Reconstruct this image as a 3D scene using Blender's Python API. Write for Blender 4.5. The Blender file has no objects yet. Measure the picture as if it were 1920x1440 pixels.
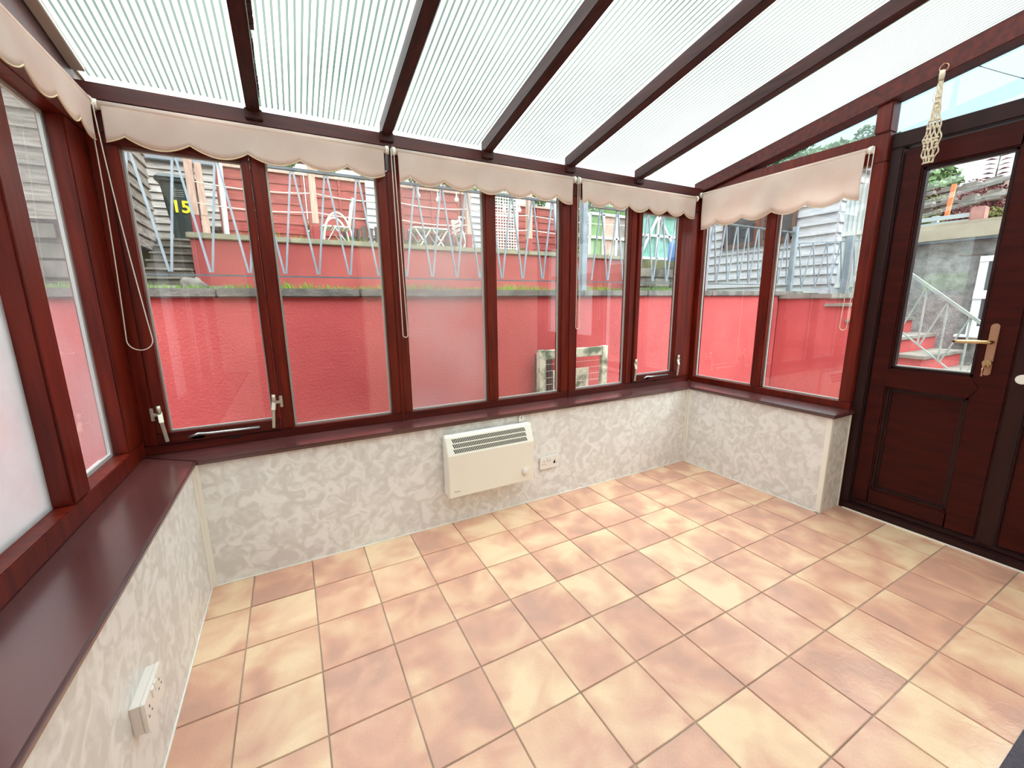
import bpy, bmesh, math, random
from mathutils import Matrix, Vector
random.seed(7)
sc = bpy.context.scene
COL = sc.collection

# ------------------------------------------------------------------ camera
CAM = Vector((0.5206, -2.1625, 1.2725))
F_PX, PITCH, YAW, ROLL = 773.2, -0.19362, 0.48838, 0.01146
_fw = Vector((math.sin(YAW) * math.cos(PITCH), math.cos(YAW) * math.cos(PITCH), math.sin(PITCH)))
_rt = Vector((math.cos(YAW), -math.sin(YAW), 0))
_dn = _fw.cross(_rt)
RT = math.cos(ROLL) * _rt + math.sin(ROLL) * _dn
DN = -math.sin(ROLL) * _rt + math.cos(ROLL) * _dn
cam_d = bpy.data.cameras.new('camera')
cam = bpy.data.objects.new('camera', cam_d)
COL.objects.link(cam)
cam_d.sensor_width = 36.0
cam_d.lens = F_PX * 36.0 / 1920.0
cam_d.clip_start = 0.02
cam_d.clip_end = 300
cam.matrix_world = Matrix(((RT.x, -DN.x, -_fw.x, CAM.x), (RT.y, -DN.y, -_fw.y, CAM.y),
                           (RT.z, -DN.z, -_fw.z, CAM.z), (0, 0, 0, 1)))
sc.camera = cam


def at(px, py, ax, val):
    """photo pixel -> the point of the plane axis=val that it shows"""
    d = RT * ((px - 960) / F_PX) + DN * ((py - 720) / F_PX) + _fw
    return CAM + d * ((val - CAM[ax]) / d[ax])


# ------------------------------------------------------------------ light: a bright overcast sky
wd = bpy.data.worlds.new('overcast')
sc.world = wd
wd.use_nodes = True
_bg = wd.node_tree.nodes['Background']
_bg.inputs['Color'].default_value = (0.86, 0.95, 1.0, 1)
_bg.inputs['Strength'].default_value = 0.36
_sd = bpy.data.lights.new('cloud_bright_sun', 'SUN')
_sd.energy = 2.3
_sd.angle = math.radians(100)
_sd.color = (0.96, 0.98, 1.0)
_so = bpy.data.objects.new('cloud_bright_sun', _sd)
COL.objects.link(_so)
_so.rotation_euler = (math.radians(20), math.radians(10), 0)
sc.view_settings.view_transform = 'Standard'
sc.view_settings.look = 'None'
sc.view_settings.gamma = 1.0
sc.view_settings.use_curve_mapping = False
sc.view_settings.exposure = 2.42


# ------------------------------------------------------------------ materials
def lin(c):
    return tuple(((v / 255) / 12.92 if v <= 10.3 else (((v / 255) + 0.055) / 1.055) ** 2.4) for v in c) + (1.0,)


MATS = {}


def mat(name, c1, c2=None, scale=5.0, rough=0.6, bump=0.0, metal=0.0, stretch=(1, 1, 1), rnd=0.0, detail=4.0,
        dist=0.0, lo=0.35, hi=0.65, bscale=None, spec=0.5, c3=None, bdist=0.01, offs=True):
    m = bpy.data.materials.new(name)
    m.use_nodes = True
    N, L = m.node_tree.nodes, m.node_tree.links
    b = N['Principled BSDF']
    b.inputs['Roughness'].default_value = rough
    b.inputs['Metallic'].default_value = metal
    b.inputs['Specular IOR Level'].default_value = spec
    col = None
    if c2 is not None or bump:
        tc = N.new('ShaderNodeTexCoord')
        mp = N.new('ShaderNodeMapping')
        mp.inputs['Scale'].default_value = stretch
        L.new(tc.outputs['Object'], mp.inputs['Vector'])
        oi = N.new('ShaderNodeObjectInfo')
        if offs:
            cx = N.new('ShaderNodeCombineXYZ')
            ml = N.new('ShaderNodeMath'); ml.operation = 'MULTIPLY'; ml.inputs[1].default_value = 37.0
            L.new(oi.outputs['Random'], ml.inputs[0])
            for i in range(3):
                L.new(ml.outputs[0], cx.inputs[i])
            L.new(cx.outputs[0], mp.inputs['Location'])
    if c2 is not None:
        nz = N.new('ShaderNodeTexNoise')
        nz.inputs['Scale'].default_value = scale
        nz.inputs['Detail'].default_value = detail
        nz.inputs['Distortion'].default_value = dist
        L.new(mp.outputs[0], nz.inputs['Vector'])
        cr = N.new('ShaderNodeValToRGB')
        cr.color_ramp.elements[0].position = lo
        cr.color_ramp.elements[1].position = hi
        cr.color_ramp.elements[0].color = lin(c1)
        cr.color_ramp.elements[1].color = lin(c2)
        if c3 is not None:
            e = cr.color_ramp.elements.new((lo + hi) / 2)
            e.color = lin(c3)
        L.new(nz.outputs['Fac'], cr.inputs[0])
        col = cr.outputs[0]
        if rnd:
            hs = N.new('ShaderNodeHueSaturation')
            mr = N.new('ShaderNodeMapRange')
            mr.inputs['To Min'].default_value = 1 - rnd
            mr.inputs['To Max'].default_value = 1 + rnd
            L.new(oi.outputs['Random'], mr.inputs['Value'])
            L.new(mr.outputs[0], hs.inputs['Value'])
            L.new(col, hs.inputs['Color'])
            col = hs.outputs[0]
        L.new(col, b.inputs['Base Color'])
    else:
        b.inputs['Base Color'].default_value = lin(c1)
    if bump:
        n2 = N.new('ShaderNodeTexNoise')
        n2.inputs['Scale'].default_value = bscale or scale * 3
        n2.inputs['Detail'].default_value = 5
        L.new(mp.outputs[0], n2.inputs['Vector'])
        bp = N.new('ShaderNodeBump')
        bp.inputs['Strength'].default_value = bump
        bp.inputs['Distance'].default_value = bdist
        L.new(n2.outputs['Fac'], bp.inputs['Height'])
        L.new(bp.outputs[0], b.inputs['Normal'])
    MATS[name] = m
    return m


def glass_mat(name, tint=(0.93, 0.97, 0.96), haze=0.0, ior=2.1, hazecol=(0.8, 0.82, 0.84), hscale=3.0, hlo=0.3, hhi=0.7,
              refl=None):
    m = bpy.data.materials.new(name)
    m.use_nodes = True
    N, L = m.node_tree.nodes, m.node_tree.links
    N.remove(N['Principled BSDF'])
    out = N['Material Output']
    tr = N.new('ShaderNodeBsdfTransparent'); tr.inputs[0].default_value = tint + (1,)
    gl = N.new('ShaderNodeBsdfGlossy'); gl.inputs['Roughness'].default_value = 0.0
    fr = N.new('ShaderNodeFresnel'); fr.inputs['IOR'].default_value = ior
    ge = N.new('ShaderNodeNewGeometry')
    inv = N.new('ShaderNodeMath'); inv.operation = 'SUBTRACT'; inv.inputs[0].default_value = 1
    L.new(ge.outputs['Backfacing'], inv.inputs[1])
    mu = N.new('ShaderNodeMath'); mu.operation = 'MULTIPLY'
    L.new(fr.outputs[0], mu.inputs[0]); L.new(inv.outputs[0], mu.inputs[1])
    mx = N.new('ShaderNodeMixShader')
    L.new(mu.outputs[0], mx.inputs[0]); L.new(tr.outputs[0], mx.inputs[1]); L.new(gl.outputs[0], mx.inputs[2])
    last = mx
    if haze:
        df = N.new('ShaderNodeBsdfDiffuse'); df.inputs[0].default_value = hazecol + (1,)
        tl = N.new('ShaderNodeBsdfTranslucent'); tl.inputs[0].default_value = hazecol + (1,)
        m2 = N.new('ShaderNodeMixShader'); m2.inputs[0].default_value = 0.5
        L.new(df.outputs[0], m2.inputs[1]); L.new(tl.outputs[0], m2.inputs[2])
        tc = N.new('ShaderNodeTexCoord')
        nz = N.new('ShaderNodeTexNoise'); nz.inputs['Scale'].default_value = hscale; nz.inputs['Detail'].default_value = 6
        L.new(tc.outputs['Object'], nz.inputs['Vector'])
        mr = N.new('ShaderNodeMapRange')
        mr.inputs['From Min'].default_value = hlo; mr.inputs['From Max'].default_value = hhi
        mr.inputs['To Min'].default_value = haze * 0.35; mr.inputs['To Max'].default_value = haze
        L.new(nz.outputs['Fac'], mr.inputs['Value'])
        m3 = N.new('ShaderNodeMixShader')
        L.new(mr.outputs[0], m3.inputs[0]); L.new(mx.outputs[0], m3.inputs[1]); L.new(m2.outputs[0], m3.inputs[2])
        last = m3
    L.new(last.outputs[0], out.inputs['Surface'])
    MATS[name] = m
    return m


def translucent_mat(name, c1, c2, scale, clear=0.1, diff=0.25, stretch=(1, 1, 1)):
    m = bpy.data.materials.new(name)
    m.use_nodes = True
    N, L = m.node_tree.nodes, m.node_tree.links
    N.remove(N['Principled BSDF'])
    out = N['Material Output']
    tc = N.new('ShaderNodeTexCoord')
    mp = N.new('ShaderNodeMapping'); mp.inputs['Scale'].default_value = stretch
    L.new(tc.outputs['Object'], mp.inputs['Vector'])
    nz = N.new('ShaderNodeTexNoise'); nz.inputs['Scale'].default_value = scale; nz.inputs['Detail'].default_value = 6
    L.new(mp.outputs[0], nz.inputs['Vector'])
    cr = N.new('ShaderNodeValToRGB')
    cr.color_ramp.elements[0].position = 0.35; cr.color_ramp.elements[1].position = 0.62
    cr.color_ramp.elements[0].color = lin(c1); cr.color_ramp.elements[1].color = lin(c2)
    L.new(nz.outputs['Fac'], cr.inputs[0])
    tl = N.new('ShaderNodeBsdfTranslucent'); L.new(cr.outputs[0], tl.inputs[0])
    df = N.new('ShaderNodeBsdfDiffuse'); L.new(cr.outputs[0], df.inputs[0])
    tr = N.new('ShaderNodeBsdfTransparent'); L.new(cr.outputs[0], tr.inputs[0])
    a = N.new('ShaderNodeMixShader'); a.inputs[0].default_value = diff
    L.new(tl.outputs[0], a.inputs[1]); L.new(df.outputs[0], a.inputs[2])
    b = N.new('ShaderNodeMixShader'); b.inputs[0].default_value = clear
    L.new(a.outputs[0], b.inputs[1]); L.new(tr.outputs[0], b.inputs[2])
    L.new(b.outputs[0], out.inputs['Surface'])
    MATS[name] = m
    return m


mat('mahogany', (112, 30, 13), (82, 18, 9), scale=3, spec=0.3, rough=0.38, stretch=(14, 14, 1), bump=0.05, bscale=30)
mat('mahogany_rail', (92, 24, 14), (66, 14, 10), scale=3, spec=0.3, rough=0.4, stretch=(1, 14, 14), bump=0.05, bscale=30)
mat('rafter_brown', (66, 24, 20), (44, 14, 12), scale=4, spec=0.3, rough=0.5, stretch=(14, 1, 14))
mat('eave_brown', (84, 30, 26), (62, 20, 18), scale=3, rough=0.45, stretch=(1, 14, 14))
mat('sill_brown', (92, 50, 48), (80, 42, 42), scale=2.5, rough=0.25, spec=0.9, bump=0.03, bscale=6)
_p = MATS['sill_brown'].node_tree.nodes['Principled BSDF']
_p.inputs['Coat Weight'].default_value = 0.7
_p.inputs['Coat Roughness'].default_value = 0.22
mat('door_brown', (66, 18, 13), (50, 12, 9), scale=3, spec=0.14, rough=0.4, stretch=(10, 1.2, 10), bump=0.06, bscale=16)
mat('door_frame_brown', (46, 17, 16), (36, 12, 12), scale=3, spec=0.25, rough=0.42, stretch=(10, 10, 1))
mat('wall_panel', (221, 217, 213), (242, 240, 238), scale=15, rough=0.35, dist=1.3, detail=3, lo=0.40, hi=0.60, c3=(231, 228, 224), offs=False)
mat('trim_cream', (246, 241, 232), rough=0.4)
mat('cream_wall', (236, 222, 200), (228, 212, 190), scale=2, rough=0.8)
mat('hall_wall', (180, 160, 140), rough=0.9)
mat('grout', (176, 156, 140), (150, 128, 112), scale=3, rough=0.85, offs=False)
mat('cream_metal', (244, 238, 226), rough=0.35)
mat('heater_side', (245, 242, 232), rough=0.35)
mat('white_plastic', (242, 236, 230), rough=0.3)
mat('pink_plastic', (240, 230, 224), rough=0.3)
mat('dark_slot', (60, 58, 54), rough=0.8)
mat('hole', (28, 24, 24), rough=0.9)
mat('handle_metal', (214, 208, 190), rough=0.3, metal=0.6)
mat('brass', (214, 186, 140), rough=0.22, metal=1.0)
mat('brass_dull', (190, 150, 124), rough=0.35, metal=0.9)
mat('steel', (205, 208, 208), rough=0.25, metal=0.9)
mat('spacer', (205, 208, 205), rough=0.4, metal=0.3)
mat('chain', (236, 226, 214), rough=0.4)
mat('cord', (226, 212, 190), (205, 190, 165), scale=60, rough=0.9, bump=0.2)
mat('grey_strip', (188, 178, 170), rough=0.5)
mat('peeling', (92, 66, 56), (70, 48, 42), scale=40, rough=0.9)
mat('rubber_mat', (88, 82, 92), (74, 68, 78), scale=80, rough=0.9, bump=0.5, bscale=200)
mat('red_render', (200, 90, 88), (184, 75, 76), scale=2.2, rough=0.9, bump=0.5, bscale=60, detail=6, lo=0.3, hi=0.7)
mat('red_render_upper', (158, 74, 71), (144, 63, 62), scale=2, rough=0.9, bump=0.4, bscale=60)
mat('coping', (96, 92, 88), (140, 132, 126), scale=6, rough=0.95, bump=0.6, bscale=50, lo=0.4, hi=0.72)
mat('coping_light', (150, 140, 118), (122, 116, 100), scale=5, rough=0.95, bump=0.5)
mat('concrete', (150, 142, 132), (112, 106, 98), scale=4, rough=0.95, bump=0.5, rnd=0.08)
mat('old_steps', (116, 108, 98), (84, 80, 72), scale=5, rough=0.95, bump=0.6, rnd=0.1)
mat('earth', (120, 120, 80), (96, 90, 66), scale=3, rough=1.0)
mat('grass', (128, 166, 64), (88, 128, 42), scale=3, rough=0.9)
mat('rail_paint', (146, 155, 164), (124, 133, 142), scale=8, rough=0.45)
mat('rail_dark', (92, 100, 106), (76, 84, 90), scale=8, rough=0.5)
mat('rail_mint', (170, 184, 178), (150, 164, 158), scale=8, rough=0.45)
mat('grey_timber', (148, 136, 128), (96, 86, 80), scale=3, rough=0.95, stretch=(1.5, 1.5, 18), bump=0.3, rnd=0.14, detail=6)
mat('pale_timber', (190, 180, 174), (150, 142, 136), scale=3, rough=0.95, stretch=(1.5, 1.5, 18), bump=0.2, rnd=0.1)
mat('white_timber', (200, 198, 204), (176, 174, 180), scale=3, rough=0.85, stretch=(1.5, 1.5, 14), rnd=0.06)
mat('red_timber', (160, 78, 72), (134, 60, 57), scale=3, rough=0.9, stretch=(2, 2, 16), rnd=0.12, bump=0.2)
mat('post_timber', (200, 168, 154), (176, 142, 128), scale=4, rough=0.9, stretch=(12, 12, 1.5))
mat('post_red', (150, 66, 66), rough=0.9)
mat('dark_timber', (92, 78, 74), (60, 50, 50), scale=3, rough=0.95, stretch=(8, 8, 1), rnd=0.3)
mat('rope', (232, 224, 206), rough=0.9)
mat('white_paint', (214, 214, 212), rough=0.5)
mat('bin_green', (44, 58, 54), (36, 48, 46), scale=4, rough=0.45)
mat('bin_grey', (120, 122, 118), rough=0.5)
mat('yellow', (244, 226, 40), rough=0.6)
mat('blue_plastic', (40, 110, 200), rough=0.4)
mat('bulb_glass', (236, 236, 226), rough=0.15)
mat('teal_mesh', (120, 176, 160), (96, 150, 138), scale=6, rough=0.8)
mat('shed_felt', (130, 134, 142), rough=0.8)
mat('dark_window', (70, 74, 78), (52, 54, 58), scale=2, rough=0.1)
mat('curtain_brown', (120, 70, 56), rough=0.9)
mat('brown_frame', (96, 70, 60), rough=0.7)
mat('corrugated', (206, 212, 212), (186, 192, 194), scale=3, rough=0.7)
mat('pebbledash', (176, 178, 176), (136, 138, 134), scale=9, rough=0.95, bump=1.0, bscale=90, detail=8, bdist=0.02)
mat('parapet', (180, 172, 152), (160, 150, 132), scale=3, rough=0.9, bump=0.2)
mat('upvc', (238, 242, 246), rough=0.3)
mat('galv', (186, 194, 198), rough=0.45, metal=0.5)
mat('brick_pier', (176, 130, 124), (150, 104, 100), scale=10, rough=0.9)
mat('hill_soil', (96, 70, 52), (70, 66, 40), scale=2.2, rough=1.0, bump=0.6, bscale=9, c3=(112, 84, 74), detail=8)
mat('stone_wall', (150, 140, 134), (112, 104, 98), scale=4, rough=0.95, bump=0.7)
mat('leaf_green', (104, 136, 80), (74, 108, 58), scale=3, rough=0.8, rnd=0.1)
mat('leaf_pale', (140, 164, 112), (104, 134, 88), scale=3, rough=0.8, rnd=0.1)
mat('leaf_red', (140, 80, 80), (108, 62, 66), scale=3, rough=0.8, rnd=0.1)
mat('leaf_olive', (120, 120, 62), (94, 86, 48), scale=3, rough=0.8, rnd=0.1)
mat('bark', (96, 78, 66), (70, 58, 50), scale=6, rough=0.95)
mat('orange', (226, 130, 84), rough=0.8)
mat('hutch_wood', (226, 220, 196), (120, 128, 106), scale=9, rough=0.9, lo=0.42, hi=0.6, detail=6)
mat('wire', (212, 190, 176), rough=0.5)
mat('paving', (150, 120, 112), (126, 100, 94), scale=4, rough=0.9, bump=0.3)
mat('rock', (124, 116, 108), (84, 78, 74), scale=5, rough=0.95, bump=0.7)
glass_mat('glass')
glass_mat('glass_haze_reflection', haze=0.2, hscale=2.5)  # mild real haze, strengthened to paint in the cream wall's pale reflection
glass_mat('glass_misted', haze=0.85, hscale=2.0, hlo=0.2, hhi=0.6)
glass_mat('glass_left', haze=0.26, hscale=2.0)
glass_mat('glass_tint', tint=(0.70, 0.79, 0.81))
translucent_mat('polycarb', (214, 226, 222), (246, 249, 246), 1.6, clear=0.08, diff=0.04)
translucent_mat('polycarb_rib', (86, 94, 88), (106, 114, 106), 2.2, clear=0.0, diff=0.05)
translucent_mat('polycarb_clear', (246, 248, 246), (252, 253, 252), 2.2, clear=1.0, diff=0.1)


def fabric_mat():
    m = bpy.data.materials.new('blind_fabric')
    m.use_nodes = True
    N, L = m.node_tree.nodes, m.node_tree.links
    N.remove(N['Principled BSDF'])
    tc = N.new('ShaderNodeTexCoord')
    nz = N.new('ShaderNodeTexNoise'); nz.inputs['Scale'].default_value = 5; nz.inputs['Detail'].default_value = 5
    L.new(tc.outputs['Object'], nz.inputs['Vector'])
    cr = N.new('ShaderNodeValToRGB')
    cr.color_ramp.elements[0].position = 0.3; cr.color_ramp.elements[1].position = 0.7
    cr.color_ramp.elements[0].color = lin((244, 226, 216)); cr.color_ramp.elements[1].color = lin((252, 240, 232))
    L.new(nz.outputs['Fac'], cr.inputs[0])
    d = N.new('ShaderNodeBsdfDiffuse'); t = N.new('ShaderNodeBsdfTranslucent')
    L.new(cr.outputs[0], d.inputs[0]); L.new(cr.outputs[0], t.inputs[0])
    mx = N.new('ShaderNodeMixShader'); mx.inputs[0].default_value = 0.55
    L.new(d.outputs[0], mx.inputs[1]); L.new(t.outputs[0], mx.inputs[2])
    L.new(mx.outputs[0], N['Material Output'].inputs['Surface'])
    MATS['blind_fabric'] = m


fabric_mat()
mat('piping', (220, 200, 164), rough=0.8)


def tile_mat():
    m = bpy.data.materials.new('terracotta_tile')
    m.use_nodes = True
    N, L = m.node_tree.nodes, m.node_tree.links
    b = N['Principled BSDF']
    tc = N.new('ShaderNodeTexCoord'); oi = N.new('ShaderNodeObjectInfo')
    ml = N.new('ShaderNodeMath'); ml.operation = 'MULTIPLY'; ml.inputs[1].default_value = 91.0
    L.new(oi.outputs['Random'], ml.inputs[0])
    cx = N.new('ShaderNodeCombineXYZ')
    for i in range(3):
        L.new(ml.outputs[0], cx.inputs[i])
    mp = N.new('ShaderNodeMapping'); L.new(tc.outputs['Object'], mp.inputs[0]); L.new(cx.outputs[0], mp.inputs['Location'])
    nz = N.new('ShaderNodeTexNoise'); nz.inputs['Scale'].default_value = 5.0; nz.inputs['Detail'].default_value = 2.5
    nz.inputs['Distortion'].default_value = 0.4
    L.new(mp.outputs[0], nz.inputs['Vector'])
    # shift each tile towards yellow or towards red
    wn = N.new('ShaderNodeTexWhiteNoise'); wn.noise_dimensions = '1D'; L.new(ml.outputs[0], wn.inputs['W'])
    mr = N.new('ShaderNodeMapRange'); mr.inputs['To Min'].default_value = -0.09; mr.inputs['To Max'].default_value = 0.08
    L.new(wn.outputs['Value'], mr.inputs['Value'])
    ad = N.new('ShaderNodeMath'); ad.operation = 'ADD'
    L.new(nz.outputs['Fac'], ad.inputs[0]); L.new(mr.outputs[0], ad.inputs[1])
    cr = N.new('ShaderNodeValToRGB')
    e = cr.color_ramp.elements
    e[0].position = 0.30; e[0].color = lin((202, 154, 134))
    e[1].position = 0.68; e[1].color = lin((240, 206, 170))
    k = e.new(0.42); k.color = lin((218, 164, 140))
    k = e.new(0.54); k.color = lin((228, 182, 152))
    L.new(ad.outputs[0], cr.inputs[0])
    fn = N.new('ShaderNodeTexNoise'); fn.inputs['Scale'].default_value = 220; fn.inputs['Detail'].default_value = 2
    L.new(mp.outputs[0], fn.inputs['Vector'])
    mr2 = N.new('ShaderNodeMapRange'); mr2.inputs['To Min'].default_value = 0.9; mr2.inputs['To Max'].default_value = 1.08
    L.new(fn.outputs['Fac'], mr2.inputs['Value'])
    hs = N.new('ShaderNodeHueSaturation'); L.new(cr.outputs[0], hs.inputs['Color']); L.new(mr2.outputs[0], hs.inputs['Value'])
    L.new(hs.outputs[0], b.inputs['Base Color'])
    b.inputs['Roughness'].default_value = 0.27
    b.inputs['Specular IOR Level'].default_value = 0.7
    n3 = N.new('ShaderNodeTexNoise'); n3.inputs['Scale'].default_value = 26; n3.inputs['Detail'].default_value = 5
    n3.inputs['Distortion'].default_value = 1.0
    L.new(mp.outputs[0], n3.inputs['Vector'])
    bp = N.new('ShaderNodeBump'); bp.inputs['Strength'].default_value = 0.22; bp.inputs['Distance'].default_value = 0.006
    L.new(n3.outputs['Fac'], bp.inputs['Height']); L.new(bp.outputs[0], b.inputs['Normal'])
    MATS['terracotta_tile'] = m


tile_mat()

# ------------------------------------------------------------------ mesh helpers (everything is authored in world metres)
WORLD = {}


class MB:
    def __init__(s):
        s.v, s.f = [], []

    def add(s, vs, fs):
        o = len(s.v)
        s.v += [Vector(v) for v in vs]
        s.f += [tuple(i + o for i in f) for f in fs]
        return s

    def box(s, x0, x1, y0, y1, z0, z1):
        x0, x1 = min(x0, x1), max(x0, x1); y0, y1 = min(y0, y1), max(y0, y1); z0, z1 = min(z0, z1), max(z0, z1)
        return s.add([(x0, y0, z0), (x1, y0, z0), (x1, y1, z0), (x0, y1, z0), (x0, y0, z1), (x1, y0, z1), (x1, y1, z1), (x0, y1, z1)],
                     [(0, 3, 2, 1), (4, 5, 6, 7), (0, 1, 5, 4), (1, 2, 6, 5), (2, 3, 7, 6), (3, 0, 4, 7)])

    def bar(s, p, q, w, h=None, up=(0, 0, 1)):
        """rectangular bar from p to q, w across, h along up"""
        p, q = Vector(p), Vector(q); h = h or w
        d = (q - p).normalized(); u = Vector(up)
        if abs(d.dot(u)) > 0.98:
            u = Vector((0, 1, 0))
        a = d.cross(u).normalized() * (w / 2); b = a.cross(d).normalized() * (h / 2)
        vs = [p - a - b, p + a - b, p + a + b, p - a + b, q - a - b, q + a - b, q + a + b, q - a + b]
        return s.add(vs, [(0, 1, 2, 3), (7, 6, 5, 4), (0, 4, 5, 1), (1, 5, 6, 2), (2, 6, 7, 3), (3, 7, 4, 0)])

    def tube(s, pts, r, n=8, closed=False):
        pts = [Vector(p) for p in pts]
        rs = r if isinstance(r, (list, tuple)) else [r] * len(pts)
        m = len(pts)
        rings = []
        prev = None
        for i, p in enumerate(pts):
            if closed:
                d = pts[(i + 1) % m] - pts[i - 1]
            else:
                d = pts[min(i + 1, m - 1)] - pts[max(i - 1, 0)]
            d.normalize()
            if prev is None:
                u = Vector((0, 0, 1)) if abs(d.z) < 0.9 else Vector((1, 0, 0))
                a = d.cross(u).normalized()
            else:
                a = (prev - d * prev.dot(d)).normalized()
            prev = a
            b = d.cross(a)
            rings.append([p + (a * math.cos(2 * math.pi * k / n) + b * math.sin(2 * math.pi * k / n)) * rs[i] for k in range(n)])
        vs = [v for rg in rings for v in rg]
        fs = []
        for i in range(m if closed else m - 1):
            j = (i + 1) % m
            for k in range(n):
                fs.append((i * n + k, i * n + (k + 1) % n, j * n + (k + 1) % n, j * n + k))
        if not closed:
            fs.append(tuple(range(n - 1, -1, -1)))
            fs.append(tuple((m - 1) * n + k for k in range(n)))
        return s.add(vs, fs)

    def prism(s, poly, ax, a0, a1):
        """polygon of 2-D points extruded along axis ax from a0 to a1 (other axes in cyclic order kept x<y<z)"""
        def P(u, w, a):
            return (a, u, w) if ax == 0 else (u, a, w) if ax == 1 else (u, w, a)
        n = len(poly)
        vs = [P(u, w, a0) for u, w in poly] + [P(u, w, a1) for u, w in poly]
        fs = [tuple(range(n)), tuple(range(2 * n - 1, n - 1, -1))] + [((i + 1) % n, i, n + i, n + (i + 1) % n) for i in range(n)]
        return s.add(vs, fs)

    def disc(s, c, axis, r, t, n=20):
        c = Vector(c); a = Vector(axis).normalized()
        return s.tube([c, c + a * t], r, n)

    def sphere(s, c, r, n=10, sz=1.0):
        c = Vector(c)
        vs = [c + Vector((0, 0, r * sz))]
        for i in range(1, n // 2):
            th = math.pi * i / (n // 2)
            for k in range(n):
                ph = 2 * math.pi * k / n
                vs.append(c + Vector((r * math.sin(th) * math.cos(ph), r * math.sin(th) * math.sin(ph), r * sz * math.cos(th))))
        vs.append(c - Vector((0, 0, r * sz)))
        fs = [(0, 1 + k, 1 + (k + 1) % n) for k in range(n)]
        for i in range(n // 2 - 2):
            for k in range(n):
                a = 1 + i * n
                fs.append((a + k, a + n + k, a + n + (k + 1) % n, a + (k + 1) % n))
        a = 1 + (n // 2 - 2) * n
        fs += [(len(vs) - 1, a + (k + 1) % n, a + k) for k in range(n)]
        return s.add(vs, fs)

    def build(s, name, material, parent=None, bevel=0.0, smooth=False, kind=None, label=None):
        me = bpy.data.meshes.new(name)
        inv = WORLD[parent].inverted() if parent is not None else Matrix.Identity(4)
        me.from_pydata([inv @ v for v in s.v], [], s.f)
        bm = bmesh.new(); bm.from_mesh(me)
        bmesh.ops.recalc_face_normals(bm, faces=bm.faces)
        if bevel:
            ed = [e for e in bm.edges if len(e.link_faces) == 2 and e.calc_face_angle(0) > 0.5]
            bmesh.ops.bevel(bm, geom=ed, offset=bevel, segments=2, affect='EDGES', clamp_overlap=True)
        bm.to_mesh(me); bm.free()
        me.materials.append(MATS[material])
        if smooth:
            me.polygons.foreach_set('use_smooth', [True] * len(me.polygons))
        o = bpy.data.objects.new(name, me)
        COL.objects.link(o)
        if parent is not None:
            o.parent = parent
            WORLD[o] = WORLD[parent].copy()
        else:
            WORLD[o] = Matrix.Identity(4)
        if kind:
            o['kind'] = kind
        if label:
            o['label'] = label
        return o


def tag(o, label, cat=None, group=None, kind=None):
    o['label'] = label
    if cat:
        o['category'] = cat
    if group:
        o['group'] = group
    if kind:
        o['kind'] = kind
    return o


def thing(name, label, cat, loc=(0, 0, 0), group=None, kind=None):
    o = bpy.data.objects.new(name, None)
    o.empty_display_size = 0.05
    COL.objects.link(o)
    o.location = loc
    WORLD[o] = Matrix.Translation(Vector(loc))
    return tag(o, label, cat, group, kind)


def kids(o):
    return [c for c in bpy.data.objects if c.parent == o]


def dup(root, loc, label=None, rotz=None):
    r = root.copy(); COL.objects.link(r); r.location = loc
    if rotz is not None:
        r.rotation_euler = (0, 0, rotz)
    if label:
        r['label'] = label
    for ch in kids(root):
        c = ch.copy(); COL.objects.link(c); c.parent = r
        for g in kids(ch):
            d = g.copy(); COL.objects.link(d); d.parent = c
    return r


def box(name, material, parent, *b, bevel=0.0, **k):
    return MB().box(*b).build(name, material, parent, bevel=bevel, **k)


# ================================================================== ROOM
XL, XR, YF, YB = 0.083, 3.232, -0.015, -2.45        # faces of the low walls, house wall behind
SY, SXL, SXR = 0.15, -0.105, 3.43                    # faces of the window frames
ZS = 0.62                                            # top of the sills
YSTUB = -1.003                                       # end of the right-hand low wall
DX = 3.46                                            # face of the door frame
SLOPE = 0.192


def zroof(y, z0=2.135):
    return z0 - SLOPE * (y - 0.15)


# ---- floor with one mesh per tile
fl = MB().box(-0.12, 3.75, -2.47, 0.3, -0.08, -0.004).build('floor', 'grout', None)
tag(fl, 'terracotta tiled conservatory floor with grey grout lines', 'floor', kind='structure')
T = 0.25
G = 0.0022
tile_cache = {}
for i in range(0, 14):
    for j in range(0, 10):
        x0, x1 = max(i * T, XL), min((i + 1) * T, 3.475)
        y1, y0 = min(-j * T, YF), max(-(j + 1) * T, YB)
        if i == 12 and j < 4:
            x1 = min(x1, XR)
        if i == 13 and j < 4:
            continue
        if x1 - x0 < 0.03 or y1 - y0 < 0.03:
            continue
        w, d = round(x1 - x0 - 2 * G, 4), round(y1 - y0 - 2 * G, 4)
        if (w, d) not in tile_cache:
            tile_cache[(w, d)] = MB().box(-w / 2, w / 2, -d / 2, d / 2, -0.008, 0.0).build('tile', 'terracotta_tile', fl, bevel=0.0016)
            o = tile_cache[(w, d)]
        else:
            o = tile_cache[(w, d)].copy(); COL.objects.link(o); o.parent = fl
        o.location = ((x0 + x1) / 2, (y0 + y1) / 2, random.uniform(-0.0006, 0.0002))
        o.rotation_euler = (random.uniform(-.0012, .0012), random.uniform(-.0012, .0012), 0)

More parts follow.
